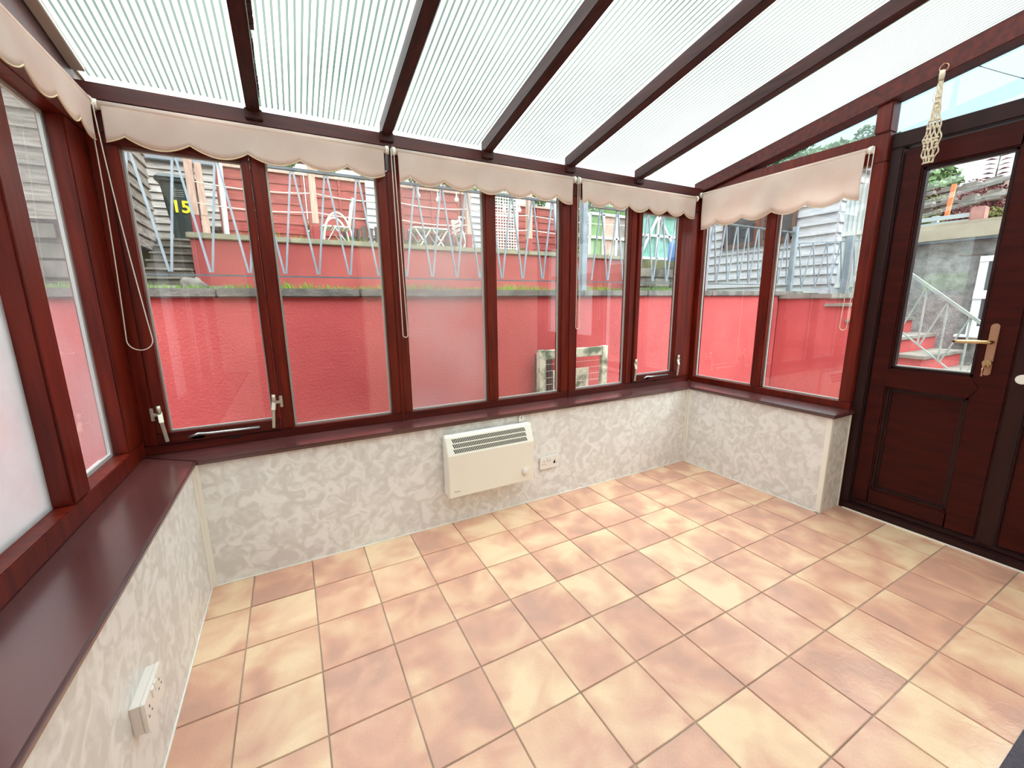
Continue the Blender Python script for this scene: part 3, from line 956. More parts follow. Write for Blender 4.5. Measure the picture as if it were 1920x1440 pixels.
m = MB().tube([(1.238 + 0.005 * k, -0.1136, 0.238 + 0.006 * math.sin(k * 1.7) * (1 if k < 2 else .5)) for k in range(8)], 0.0011, 5)
m.build('maker_mark', 'dark_slot', ht)
MB().disc((1.728, -0.1135, 0.428), (0, -1, 0), 0.0022, 0.001, 8).build('indicator_light', 'hole', ht)
m = MB()
pl = [(1.700, 0.553), (1.736, 0.553), (1.736, 0.578)] + [(1.718 + 0.018 * math.cos(a), 0.578 + 0.018 * math.sin(a)) for a in [math.radians(18 * k) for k in range(11)]] + [(1.700, 0.578)]
m.prism(pl, 1, YF - 0.012, YF - 0.001).build('hanging_bracket', 'white_plastic', ht, bevel=0.002)
MB().box(1.7165, 1.7195, YF - 0.0135, YF - 0.012, 0.575, 0.588).build('bracket_slot', 'hole', ht)
m = MB().box(hx0 + .05, hx1 - .05, YF - 0.018, YF, 0.25, 0.5).build('wall_bracket', 'heater_side', ht)


# ================================================================== SOCKETS
def socket(label, mp, u, z, depth, plug=False):
    """mp maps u along wall, w into the room negative"""
    t = thing('double_socket', label, 'socket', mp(u, 0, z), group='double wall sockets')
    W, H = 0.073, 0.043
    p = wpart('face_plate', 'white_plastic', t, mp, u - W, u + W, -depth, -depth + 0.009, z - H, z + H, bevel=0.0025)
    if depth > 0.012:
        wpart('back_box', 'pink_plastic', t, mp, u - W + .003, u + W - .003, -depth + 0.009, 0, z - H + .003, z + H - .003, bevel=0.001)
    for s in (-1, 1):
        wpart('rocker', 'white_plastic', p, mp, u + s * 0.011 - .0085, u + s * 0.011 + .0085, -depth - .0035, -depth + .001, z + .010, z + .034, bevel=0.001)
        m = MB(); cu = u + s * 0.043
        wbox(m, mp, cu - .002, cu + .002, -depth - .0004, -depth + .001, z + .006, z + .014)
        for q in (-1, 1):
            wbox(m, mp, cu + q * .011 - .0032, cu + q * .011 + .0032, -depth - .0004, -depth + .001, z - .012, z - .008)
        m.build('pin_holes', 'hole', p)
        MB().disc(mp(u + s * 0.060, -depth, z), Vector(mp(0, -1, 0)) - Vector(mp(0, 0, 0)), 0.0025, 0.0006, 8).build('screw', 'spacer', p)
    if plug:
        m = MB(); wbox(m, mp, u + .030, u + .044, -depth - .0006, -depth, z - .014, z + .004)
        m.build('scorch_mark', 'hole', p, bevel=0.0)
    return t


socket('white double socket with a dark scorch mark beside the heater', lambda u, w, z: (u, YF + w, z), 1.927, 0.251, 0.012, True)
socket('deep white surface-mounted double socket on the near side wall', lambda u, w, z: (XL - w, u, z), -0.925, 0.279, 0.030)

# ================================================================== MACRAME HANGER
mx = SXR - 0.055
rt = at(1768, 131, 0, mx)
mc = thing('macrame_hanger', 'cream knotted macrame plant hanger on the sloping rail by the door', 'hanger', rt)
zt_ = rt.z
yc = rt.y
MB().tube([(mx + .01 + 0.0 * k, yc + 0.016 * math.cos(a), zt_ + 0.012 + 0.016 * math.sin(a)) for k, a in enumerate([2 * math.pi * i / 20 for i in range(20)])], 0.0022, 6, closed=True).build('ring', 'brass_dull', mc, smooth=True)
MB().tube([(mx + .03, yc, zt_ + 0.03), (mx, yc, zt_ + 0.028)], 0.002, 6).build('hook', 'brass_dull', mc)
MB().tube([(mx, yc, zt_ - 0.002), (mx, yc, zt_ - 0.02), (mx, yc, zt_ - 0.045)], [0.010, 0.012, 0.010], 10).build('neck_wrap', 'cord', mc, smooth=True)
zb_ = at(1738, 306, 0, mx).z
yb_ = at(1740, 300, 0, mx).y
H_ = zt_ - 0.045 - zb_


def mwid(t):
    pts_ = [(0, .006), (0.22, .010), (0.42, .016), (0.55, .024), (0.7, .030), (0.88, .027), (0.95, .020), (1.0, .019)]
    for (a, wa), (b, wb) in zip(pts_, pts_[1:]):
        if t <= b:
            return wa + (wb - wa) * (t - a) / (b - a)
    return .02


for k in range(8):
    P = []
    for i in range(61):
        t = i / 60
        wv = mwid(t)
        ph = (k - 3.5) / 3.5
        wig = 0.25 * math.sin(t * 34 + k * math.pi) * (1 if t > 0.35 else 0.3)
        P.append((mx - 0.006 * math.cos(ph * 2.2) * (wv / .02) + 0.002 * math.sin(t * 60 + k), yc + (yb_ - yc) * t + wv * (ph + wig * 0.5), zt_ - 0.045 - H_ * t))
    MB().tube(P, 0.0034, 6).build('cord', 'cord', mc, smooth=True)
for t in (0.2, 0.26, 0.32, 0.47, 0.57, 0.70, 0.74, 0.78, 0.82, 0.93):
    wv = mwid(t)
    c = Vector((mx - .004, yc + (yb_ - yc) * t, zt_ - 0.045 - H_ * t))
    m = MB()
    for s in ((-.75, -.25, .3, .75) if t > 0.45 else (-.3, .3)):
        m.sphere(c + Vector((0, wv * s, 0)), 0.0068, 8, 0.9)
    m.build('knot_row', 'cord', mc, smooth=True)
MB().tube([(mx - .012 * math.sin(a), yb_ + 0.019 * math.cos(a), zb_) for a in [math.pi * i / 12 for i in range(13)]], 0.0035, 6).build('bottom_loop', 'cord', mc, smooth=True)
MB().tube([(mx, yc + .008, zt_ - .05), (mx - .004, yc + .018, zt_ - .10), (mx, yc + .020, zt_ - .125), (mx, yc + .014, zt_ - .132)], 0.0012, 5).build('stray_cord', 'cord', mc, smooth=True)

# ---- doormat
dm = MB().box(1.95, 2.95, -2.42, -1.985, 0.0, 0.012).build('doormat', 'rubber_mat', None, bevel=0.003)
tag(dm, 'dark grey doormat on the terracotta tiles by the house wall', 'doormat')

# ================================================================== GARDEN: passage, retaining wall, railing
gp = MB().box(-4, 9.5, 0.27, 1.22, -0.14, -0.09).box(3.53, 9.5, -6, 0.27, -0.14, -0.09).build('paving', 'paving', None)
tag(gp, 'paved passage outside below the red retaining wall', 'paving', kind='structure')
RW = 1.2
rw = thing('retaining_wall', 'low red rendered retaining wall with dark stone coping facing the windows', 'wall', (2, RW, -0.1))
MB().box(-4, 6.95, RW, RW + 0.25, -0.1, 1.33).build('render_face', 'red_render', rw)
x = -4.0
while x < 6.95:
    x1 = min(x + random.uniform(0.85, 1.15), 6.98)
    box('coping_stone', 'coping', rw, x + .003, x1 - .003, RW - 0.035, RW + 0.26, 1.33, 1.392 + random.uniform(-.004, .004), bevel=0.008)
    x = x1
up = MB().box(-6, 9.0, RW + 0.25, 4.6, 1.0, 1.375).build('upper_path', 'earth', None)
tag(up, 'earthy grass path behind the railing above the red wall', 'path', kind='structure')


def grass(name, label, boxes, n, h, top):
    m = MB()
    for (x0, x1, y0, y1, z) in boxes:
        for k in range(int(n * (x1 - x0))):
            x, y = random.uniform(x0, x1), random.uniform(y0, y1)
            hh = h * random.uniform(.35, 1.0) * (0.6 + 0.4 * math.sin(x * 3.1) ** 2)
            a = random.uniform(0, math.pi); w = random.uniform(.002, .0045)
            lx, ly = random.uniform(-.5, .5) * hh, random.uniform(-.4, .3) * hh
            dx, dy = w * math.cos(a), w * math.sin(a)
            m.add([(x - dx, y - dy, z - .01), (x + dx, y + dy, z - .01), (x + dx * .6 + lx * .4, y + dy * .6 + ly * .4, z + hh * .6), (x - dx * .6 + lx * .4, y - dy * .6 + ly * .4, z + hh * .6), (x + lx, y + ly, z + hh)],
                  [(0, 1, 2, 3), (3, 2, 4)])
    o = m.build(name, 'grass', None)
    return tag(o, label, 'grass', kind='stuff')


grass('coping_grass', 'bright grass tufts growing along the dark coping', [(-1.5, 5.2, 1.472, 1.62, 1.385)], 420, 0.09, 0)

# railing of zigzag bars
def zigzag(parent, y, x0, n, pitch, zb, zt, half=True):
    for k in range(n):
        xt = x0 + k * pitch
        MB().bar((xt - .008, y, zt), (xt - pitch / 2 + .006, y, zb), 0.013, 0.013, up=(0, 1, 0)).build('bar', 'rail_paint', parent)
        MB().bar((xt + .008, y, zt), (xt + pitch / 2 - .006, y, zb), 0.013, 0.013, up=(0, 1, 0)).build('bar', 'rail_paint', parent)


RY = 1.3
r1 = thing('garden_railing', 'pale blue painted zigzag railing along the coping above the heater', 'railing', (1.4, RY, 1.39))
MB().bar((-0.5, RY, 2.205), (3.12, RY, 2.205), 0.03, 0.018).build('top_rail', 'rail_dark', r1)
MB().bar((-0.5, RY, 1.478), (3.12, RY, 1.478), 0.014, 0.010).build('bottom_rail', 'rail_dark', r1)
zigzag(r1, RY, -0.45, 17, 0.2175, 1.497, 2.195)
r2 = thing('garden_railing', 'pale blue painted zigzag railing along the coping in front of the white shed', 'railing', (5.0, RY, 1.39))
MB().bar((3.24, RY, 2.205), (6.82, RY, 2.19), 0.03, 0.018).build('top_rail', 'rail_dark', r2)
MB().bar((3.24, RY, 1.478), (6.82, RY, 1.478), 0.014, 0.010).build('bottom_rail', 'rail_dark', r2)
zigzag(r2, RY, 3.40, 16, 0.2175, 1.497, 2.19)
for px_, lab in ((3.185, 'tall pale blue steel railing post where the railings meet'), (5.03, 'pale blue steel railing post against the white shed boards'), (6.86, 'pale blue steel post at the end of the red wall coping')):
    p = MB().box(px_ - .03, px_ + .03, RY - .03, RY + .03, 1.385, 2.62 if px_ < 4 else 2.27).build('railing_post', 'rail_paint', None, bevel=0.003)
    tag(p, lab, 'post', group='railing posts')
lp = MB().box(-0.92, -0.84, RW + .06, RW + .14, 1.385, 3.0).build('railing_post', 'rail_paint', None, bevel=0.004)
tag(lp, 'thick pale blue steel post outside the misted side window', 'post', group='railing posts')
r3 = thing('garden_railing', 'thin white low rail outside the misted side window', 'railing', (-1.6, RY, 1.39))
MB().bar((-2.6, RY, 1.475), (-0.9, RY, 1.475), 0.02, 0.014).build('bottom_rail', 'white_paint', r3)
MB().bar((-2.6, RY, 2.25), (-0.9, RY, 2.205), 0.03, 0.018).build('top_rail', 'rail_dark', r3)
zigzag(r3, RY, -2.5, 7, 0.2175, 1.49, 2.2)

# ---- hutch frame standing in the passage
hu = thing('wire_hutch', 'weathered pale timber frame with wire mesh standing in the passage', 'hutch', (2.85, 0.95, -0.09))
hy = 0.95
for xa in (2.455, 3.175):
    box('upright', 'hutch_wood', hu, xa, xa + 0.07, hy, hy + .05, -0.09, 0.855, bevel=0.004)
    box('side_rail', 'hutch_wood', hu, xa + .01, xa + 0.06, hy + .05, hy + .22, 0.10, 0.16, bevel=0.004)
box('top_bar', 'hutch_wood', hu, 2.525, 3.175, hy + .002, hy + .045, 0.765, 0.85, bevel=0.004)
box('bottom_bar', 'hutch_wood', hu, 2.525, 3.175, hy + .002, hy + .045, 0.10, 0.17, bevel=0.004)
box('back_board', 'dark_timber', hu, 2.53, 2.72, hy + .19, hy + .205, 0.2, 0.80)
box('back_board', 'hutch_wood', hu, 2.73, 3.16, hy + .19, hy + .205, 0.2, 0.62)
m = MB()
for k in range(9):
    z = 0.72 - k * 0.062
    m.tube([(2.52, hy + .02, z), (3.18, hy + .02, z)], 0.0022, 5)
for k in range(22):
    x = 2.54 + k * 0.029
    m.tube([(x, hy + .02, 0.17), (x, hy + .02, 0.765)], 0.0009, 4)
m.build('wire_mesh', 'wire', hu, kind='stuff')

# ================================================================== UPPER TERRACE
UY = 4.5
UZ = 2.19
uw = thing('terrace_wall', 'upper red rendered terrace wall with pale coping and grass', 'wall', (3, UY, 1.37))
ux0 = at(360, 470, 1, UY).x
ux1 = at(1180, 490, 1, UY).x
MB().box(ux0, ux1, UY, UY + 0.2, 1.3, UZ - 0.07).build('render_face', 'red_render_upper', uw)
x = ux0 - .04
while x < ux1:
    x1 = min(x + random.uniform(1.0, 1.4), ux1 + .03)
    box('coping_stone', 'coping_light', uw, x + .004, x1 - .004, UY - 0.04, UY + 0.2, UZ - 0.075, UZ - 0.005, bevel=0.008)
    x = x1
ut = MB().box(ux0, 9.5, UY + .2, 14, 1.2, UZ - .02).box(-5, ux0, 5.45, 14, 1.2, UZ + .02).build('terrace_ground', 'earth', None)
tag(ut, 'upper garden terrace ground', 'ground', kind='structure')
grass('terrace_grass', 'grass growing along the upper terrace edge', [(ux0 + .3, ux1, UY + .21, UY + .6, UZ - .02)], 170, 0.17, 0)

# concrete steps up to the bin
st = thing('garden_steps', 'weathered mossy concrete steps climbing to the wheelie bin', 'steps', (-0.95, 4.2, 1.37))
for k in range(7):
    y0 = 3.95 + k * 0.24
    box('step', 'old_steps', st, -0.985, ux0 - .01, y0, 5.6, 1.36 + k * 0.118, 1.36 + (k + 1) * 0.118 - 0.0, bevel=0.01)
    box('tread', 'concrete', st, -0.985, ux0 - .01, y0 - .03, y0 + .26, 1.36 + (k + 1) * 0.118, 1.36 + (k + 1) * 0.118 + .028, bevel=0.008)
rk = MB().sphere(Vector((at(360, 509, 1, 1.95).x, 1.95, 1.375 + .055)), 0.085, 12, 0.8).build('boulder', 'rock', None, smooth=True)
for v in rk.data.vertices:
    v.co += Vector((random.uniform(-.02, .02), random.uniform(-.02, .02), random.uniform(-.02, .02)))
tag(rk, 'small grey boulder on the path behind the coping grass', 'boulder')
sl = MB().box(-1.6, 0.1, 2.3, 2.7, 1.375, 1.45).build('stone_slab', 'concrete', None, bevel=0.01)
tag(sl, 'pale concrete slab lying on the grass path', 'slab')

# wheelie bin
by = 6.0
b0, b1 = at(291, 335, 1, by), at(357, 335, 1, by)
bn = thing('wheelie_bin', 'dark green wheelie bin marked 15 in yellow at the top of the steps', 'bin', (-0.72, by, UZ))
bz0, bz1 = UZ + .04, 3.16
cx = -0.74
def frust(x0, x1, y0, y1, z0, X0, X1, Y0, Y1, z1):
    return MB().add([(x0, y0, z0), (x1, y0, z0), (x1, y1, z0), (x0, y1, z0), (X0, Y0, z1), (X1, Y0, z1), (X1, Y1, z1), (X0, Y1, z1)],
                    [(0, 3, 2, 1), (4, 5, 6, 7), (0, 1, 5, 4), (1, 2, 6, 5), (2, 3, 7, 6), (3, 0, 4, 7)])
bx0, bx1 = -0.985, -0.545
frust(bx0 + .10, bx1 - .08, by + .06, by + .50, bz0, bx0 + .015, bx1 - .015, by, by + .60, bz1 - .06).build('body', 'bin_green', bn, bevel=0.02)
MB().box(bx0 - .03, bx1 + .03, by - .04, by + .62, bz1 - .07, bz1 - .02).build('rim', 'bin_green', bn, bevel=0.012)
frust(bx0 - .035, bx1 + .035, by - .045, by + .64, bz1 - .015, bx0 + .02, bx1 - .02, by + .02, by + .6, bz1 + .05).build('lid', 'bin_green', bn, bevel=0.012)
for xa in (bx0 + .02, bx1 - .07):
    MB().disc((xa, by + .52, UZ + .11), (1, 0, 0), 0.10, 0.05, 18).build('wheel', 'hole', bn)


def text(name, body, size, matrix, material, parent, ext=0.002):
    cu = bpy.data.curves.new(name, 'FONT')
    cu.body = body; cu.size = size; cu.extrude = ext; cu.align_x = 'CENTER'; cu.align_y = 'CENTER'
    cu.offset = 0.006
    o = bpy.data.objects.new(name, cu)
    COL.objects.link(o)
    bpy.context.view_layer.update()
    me = bpy.data.meshes.new_from_object(o.evaluated_get(bpy.context.evaluated_depsgraph_get()))
    bpy.data.objects.remove(o)
    me.transform(WORLD[parent].inverted() @ matrix)
    me.materials.clear(); me.materials.append(MATS[material])
    ob = bpy.data.objects.new(name, me)
    COL.objects.link(ob); ob.parent = parent
    return ob


nb = at(340, 389, 1, by + .02)
text('number', '15', 0.235, Matrix.Translation((nb.x, by + .012, nb.z)) @ Matrix.Rotation(math.pi / 2 + 0.05, 4, 'X'), 'yellow', bn, 0.004)
lb = at(335, 363, 1, by)
m = MB()
for k in range(4):
    m.box(lb.x - .07, lb.x + .06, by - .004 + k * .003, by + .01 + k * .003, lb.z + .04 - k * .028, lb.z + .052 - k * .028)
m.box(lb.x - .07, lb.x - .058, by - .004, by + .02, lb.z - .045, lb.z + .05)
m.build('moulded_crest', 'bin_grey', bn)


# ---- timber fence panels (lap boards) at the back of the terrace
FY = 6.5
def fence_panel(x0, x1, z0, z1, y, label, material='red_timber', n=8, name='fence_panel', group='red lap-board fence panels'):
    t = thing(name, label, 'fence panel', ((x0 + x1) / 2, y, z0), group=group)
    h = (z1 - z0) / n
    for k in range(n):
        za = z0 + k * h
        MB().add([(x0, y - .018, za), (x1, y - .018, za), (x1, y, za + h * 1.08), (x0, y, za + h * 1.08), (x0, y + .006, za), (x1, y + .006, za), (x1, y + .012, za + h * 1.08), (x0, y + .012, za + h * 1.08)],
                 [(0, 1, 2, 3), (5, 4, 7, 6), (0, 4, 5, 1), (3, 2, 6, 7), (0, 3, 7, 4), (1, 5, 6, 2)]).build('board', material, t)
    for xa in (x0 + .01, (x0 + x1) / 2, x1 - .05):
        box('batten', material, t, xa, xa + .04, y - .03, y - .018, z0, z1)
    box('cap', 'post_timber', t, x0, x1, y - .04, y + .03, z1 + .01, z1 + .05)
    return t


def xat(px, y, py=400):
    return at(px, py, 1, y).x


ztp = at(600, 335, 1, FY).z
fence_panel(xat(412, FY), xat(575, FY), 2.2, ztp, FY, 'red lap-board fence panel between the white shed and the pale post')
fence_panel(xat(577, FY), xat(694, FY), 2.2, ztp, FY, 'red lap-board fence panel behind the white garden armchair')
fence_panel(xat(752, FY), xat(862, FY), 2.2, ztp, FY, 'red lap-board fence panel behind the folding table')
fence_panel(xat(864, FY), xat(900, FY), 2.2, ztp, FY, 'narrow red lap-board fence panel next to the white boarded wall')
fence_panel(xat(962, FY), xat(1046, FY), 2.2, ztp - .1, FY, 'red lap-board fence panel right behind the trellis post')
fence_panel(xat(920, FY + .3), xat(965, FY + .3), 2.2, ztp - .1, FY + .3, 'red lap-board fence panel showing through the white trellis')

# white boarded walls between
def boarded(name, label, x0, x1, z0, z1, y, material, n, th=0.03, cat='wall'):
    t = thing(name, label, cat, ((x0 + x1) / 2, y, z0))
    h = (z1 - z0) / n
    for k in range(n):
        za = z0 + k * h
        MB().add([(x0, y - th, za), (x1, y - th, za), (x1, y, za + h), (x0, y, za + h), (x0, y + .01, za), (x1, y + .01, za), (x1, y + .01, za + h), (x0, y + .01, za + h)],
                 [(0, 1, 2, 3), (5, 4, 7, 6), (0, 4, 5, 1), (3, 2, 6, 7), (0, 3, 7, 4), (1, 5, 6, 2)]).build('board', material, t)
    return t


boarded('boarded_wall', 'white boarded wall between two red fence panels', xat(688, 6.4), xat(748, 6.4), 2.2, 3.55, 6.4, 'white_timber', 11)
boarded('boarded_wall', 'narrow white boarded wall beside the white trellis', xat(882, 6.4), xat(925, 6.4), 2.2, 3.6, 6.4, 'white_timber', 11)
# pale shed behind the bin
sb = boarded('garden_shed', 'pale weathered boarded shed behind the wheelie bin', -1.9, xat(420, 7.4), 2.2, 3.72, 7.4, 'pale_timber', 12, cat='shed')
MB().prism([(-2.0, 3.72), (-0.1, 3.72), (-0.25, 4.15), (-2.0, 4.15)], 1, 7.3, 9).build('roof', 'shed_felt', sb, bevel=0.01)
for k in range(5):
    box('log', 'dark_timber', sb, xat(385, 7.0), xat(420, 7.0), 6.9, 7.35, 2.2 + k * .09, 2.275 + k * .09, bevel=0.02)

# posts with ropes along the terrace edge
PY = 4.63
posts = []
for px_, top, wd_, lab in ((352, 300, .085, 'pale pink timber rope post with red foot in front of the wheelie bin'),
                           (375, 325, .07, 'brown timber upright bolted beside the pale pink post'),
                           (588, 322, .085, 'pale timber rope post with red foot in front of the red fence'),
                           (735, 335, .085, 'pale timber rope post at the white boarded wall'),
                           (880, 360, .085, 'pale timber rope post beside the hanging bulbs'),
                           (994, 372, .095, 'thick pale timber rope post beside the trellis'),
                           (1176, 398, .08, 'pale timber rope post at the end of the terrace wall')):
    base = at({352: 372, 375: 389, 588: 594, 735: 742, 880: 879, 994: 992, 1176: 1176}[px_], 440, 1, PY)
    tp = at(px_, top, 1, PY)
    x = base.x; zt2 = tp.z + .12
    t = thing('rope_post', lab, 'post', (x, PY, UZ), group='timber rope posts')
    box('shaft', 'post_timber', t, x - wd_ / 2, x + wd_ / 2, PY - wd_ / 2, PY + wd_ / 2, UZ + .22, zt2, bevel=0.006)
    box('painted_foot', 'post_red' if px_ != 375 else 'post_timber', t, x - wd_ / 2 - .002, x + wd_ / 2 + .002, PY - wd_ / 2 - .002, PY + wd_ / 2 + .002, UZ - .01, UZ + .22, bevel=0.006)
    if px_ != 375:
        posts.append(x)


def sag(p, q, s, n=16):
    p, q = Vector(p), Vector(q)
    return [p.lerp(q, k / n) - Vector((0, 0, s * 4 * (k / n) * (1 - k / n))) for k in range(n + 1)]


lv = ('lower', 'middle', 'upper')
for k, (xa, xb) in enumerate(zip(posts, posts[1:])):
    where = ['near the wheelie bin', 'before the armchair', 'before the folding table', 'at the trellis', 'at the terrace end'][k]
    for l_, dzv in enumerate((0.37, 0.62, 0.93)):
        o = MB().tube(sag((xa + .04, PY - .03, UZ + dzv), (xb - .04, PY - .03, UZ + dzv), 0.035), 0.0075, 6).build('rope', 'rope', None, smooth=True)
        tag(o, '%s white rope strung between timber posts %s' % (lv[l_], where), 'rope', group='ropes along the terrace edge')
bulb0 = None
for px_, py_, lab in ((784, 364, 'clear festoon bulb hanging before the red fence, first beside the brown window bar'), (821, 372, 'clear festoon bulb hanging lowest over the folding table'),
                 (856, 372, 'clear festoon bulb hanging next to the pale rope post'), (945, 392, 'clear festoon bulb hanging before the white trellis'), (974, 392, 'clear festoon bulb hanging between trellis and thick post')):
    c = at(px_, py_, 1, PY - .06)
    t = thing('festoon_bulb', lab, 'bulb', c, group='festoon bulbs on the rope')
    MB().tube([c + Vector((0, 0, .045)), c + Vector((0, 0, .02)), c + Vector((0, 0, 0)), c - Vector((0, 0, .03)), c - Vector((0, 0, .05)), c - Vector((0, 0, .056))], [.008, .014, .027, .036, .024, .006], 12).build('globe', 'bulb_glass', t, smooth=True)
    MB().tube([c + Vector((0, 0, .045)), c + Vector((0, 0, .085))], .011, 10).build('cap', 'white_paint', t)
    MB().tube([c + Vector((0, 0, .085)), c + Vector((0, .03, .17))], .003, 5).build('flex', 'white_paint', t)

# folding table, folding chair, scrolled armchair
ty = 5.4
def px3(px, py, y=ty): return at(px, py, 1, y)
a, b = px3(776, 425), px3(843, 430)
ft = thing('folding_table', 'white folding garden table with crossed legs on the terrace', 'table', ((a.x + b.x) / 2, ty, UZ))
zt3 = (a.z + b.z) / 2
for k in range(5):
    box('top_slat', 'white_paint', ft, a.x, b.x, ty + k * .085, ty + k * .085 + .07, zt3 - .015, zt3 + .01, bevel=0.003)
for yy in (ty + .03, ty + .36):
    for (xa, xb) in ((a.x + .03, (a.x + b.x) / 2 - .02), ((a.x + b.x) / 2 - .02, a.x + .03), ((a.x + b.x) / 2 + .02, b.x - .03), (b.x - .03, (a.x + b.x) / 2 + .02)):
        MB().bar((xa, yy, zt3 - .015), (xb, yy, UZ), 0.03, 0.02).build('leg', 'white_paint', ft)
c0 = px3(862, 412)
fc = thing('folding_chair', 'white folding garden chair beside the folding table', 'chair', (c0.x, ty, UZ))
for yy in (ty, ty + .38):
    MB().bar((c0.x - .02, yy, c0.z + .05), (c0.x + .16, yy, UZ), 0.03, 0.022).build('leg', 'white_paint', fc)
    MB().bar((c0.x + .20, yy, c0.z - .22), (c0.x + .0, yy, UZ), 0.03, 0.022).build('leg', 'white_paint', fc)
    MB().bar((c0.x - .02, yy, c0.z + .05), (c0.x + .20, yy, c0.z + .03), 0.03, 0.022).build('arm', 'white_paint', fc)
for k in range(4):
    box('seat_slat', 'white_paint', fc, c0.x + .0 + k * .055, c0.x + .045 + k * .055, ty, ty + .38, UZ + .36, UZ + .38)
for k in range(3):
    box('back_slat', 'white_paint', fc, c0.x - .02, c0.x + .0, ty, ty + .38, c0.z - .20 + k * .08, c0.z - .15 + k * .08)
c1 = px3(632, 440)
ac = thing('garden_armchair', 'white scrolled metal garden armchair on the terrace', 'chair', (c1.x, ty, UZ))
for yy in (ty, ty + .45):
    arc = [(c1.x - .20 + .02 * 0 + .22 * (1 - math.cos(q)), yy, UZ + .05 + .50 * math.sin(q)) for q in [math.pi * k / 16 for k in range(17)]]
    MB().tube(arc, 0.016, 8).build('arm_hoop', 'white_paint', ac, smooth=True)
    MB().tube([(c1.x - .2, yy, UZ), (c1.x - .02, yy, UZ + .32), (c1.x + .2, yy, UZ)], 0.013, 6).build('leg', 'white_paint', ac, smooth=True)
for k in range(5):
    box('seat_slat', 'white_paint', ac, c1.x - .22 + k * .09, c1.x - .16 + k * .09, ty, ty + .45, UZ + .33, UZ + .35)
for k in range(5):
    MB().tube([(c1.x + .22, ty + .04 + k * .09, UZ + .34), (c1.x + .30, ty + .04 + k * .09, UZ + .78)], 0.009, 6).build('back_rod', 'white_paint', ac, smooth=True)
MB().tube([(c1.x + .30, ty, UZ + .78), (c1.x + .31, ty + .22, UZ + .84), (c1.x + .30, ty + .45, UZ + .78)], 0.012, 6).build('back_rail', 'white_paint', ac, smooth=True)

# dark palings low on the terrace
pf = thing('paling_fence', 'low fence of dark weathered palings behind the garden furniture', 'fence', (2.2, 6.1, UZ))
x = xat(640, 6.1)
while x < xat(860, 6.1):
    w = random.uniform(.06, .10)
    box('paling', 'dark_timber', pf, x, x + w, 6.1, 6.125, UZ - .03, UZ + random.uniform(.42, .56), bevel=0.004)
    x += w + random.uniform(.01, .06)
box('rail', 'dark_timber', pf, xat(640, 6.1), xat(860, 6.1), 6.126, 6.15, UZ + .25, UZ + .30)

# white trellis
tl = thing('trellis', 'white square lattice trellis panel on the terrace', 'trellis', (xat(948, 5.9), 5.9, UZ))
tx0, tx1, tz1 = xat(924, 5.9, 440), xat(968, 5.9, 440), 3.75
n = 9
for k in range(n + 1):
    x = tx0 + (tx1 - tx0) * k / n
    box('upright_lath', 'white_paint', tl, x - .009, x + .009, 5.9, 5.91, UZ, tz1)
k = 0
z = UZ + .04
while z < tz1:
    box('cross_lath', 'white_paint', tl, tx0, tx1, 5.888, 5.9, z - .009, z + .009)
    z += .058
box('frame_rail', 'white_paint', tl, tx0 - .02, tx1 + .02, 5.88, 5.92, tz1, tz1 + .04)
for xa in (tx0 - .03, tx1):
    box('frame_stile', 'white_paint', tl, xa, xa + .04, 5.88, 5.92, UZ, tz1 + .04)
dp = MB().tube([at(1042, 380, 1, 6.2), Vector((xat(1047, 6.2, 470), 6.2, UZ))], .045, 12).build('standpipe', 'white_paint', None)
tag(dp, 'upright white pipe beside the end of the red fence', 'pipe')
wp = MB().tube([at(410, 300, 1, 6.3), Vector((xat(424, 6.3, 435), 6.3, UZ - .02))], .04, 12).build('standpipe', 'white_paint', None)
tag(wp, 'slanting white pipe where pale shed meets red fence', 'pipe')

# ---- far right of the terrace: greenhouse, blue barrel, stacked blocks
gy = 6.5
gh = thing('netted_greenhouse', 'greenhouse frame of white bars covered in teal netting', 'greenhouse', (xat(1230, gy), gy, 1.9))
gx0, gx1 = xat(1186, gy, 450), xat(1285, gy, 450)
for (xa, xb, za, zb2) in ((gx0, gx0, 1.9, 4.1), ((gx0 * .55 + gx1 * .45), (gx0 * .55 + gx1 * .45), 1.9, 4.1), (gx1, gx1, 1.9, 4.1), (gx0, gx1, 3.05, 3.05), (gx0, gx1, 3.6, 3.6), (gx0, gx1, 2.45, 2.45), (gx0, (gx0 * .55 + gx1 * .45), 2.0, 3.6), ((gx0 * .55 + gx1 * .45), gx1, 3.6, 2.2)):
    MB().bar((xa, gy, za), (xb, gy, zb2), .06, .05, up=(0, 1, 0)).build('frame_bar', 'white_paint', gh)
MB().box(gx0, gx1, gy + .06, gy + .08, 1.9, 4.1).build('netting', 'teal_mesh', gh)
MB().box(gx0, gx1, gy + 1.6, gy + 1.62, 1.9, 4.1).build('back_netting', 'leaf_green', gh)
bb = at(1275, 452, 1, 5.0)
o = MB().tube([(bb.x, 5.0, UZ - .02), (bb.x, 5.0, UZ + .03), (bb.x, 5.0, bb.z - .12), (bb.x, 5.0, bb.z - .03), (bb.x, 5.0, bb.z)], [.24, .26, .26, .23, .18], 20).build('water_barrel', 'blue_plastic', None, smooth=True)
tag(o, 'bright blue water barrel beside the greenhouse', 'barrel')
bl = thing('block_pile', 'low pile of rough concrete blocks under the greenhouse', 'blocks', (xat(1225, 4.2), 4.2, 1.375))
bx_ = xat(1190, 4.2, 500)
for k in range(9):
    c_, r_ = k % 3, k // 3
    box('block', 'rock' if k % 2 else 'concrete', bl, bx_ + c_ * .46 + (r_ % 2) * .1, bx_ + c_ * .46 + .43 + (r_ % 2) * .1, 4.15 + .02 * c_, 4.45, 1.375 + r_ * .19, 1.375 + r_ * .19 + .18, bevel=0.02)
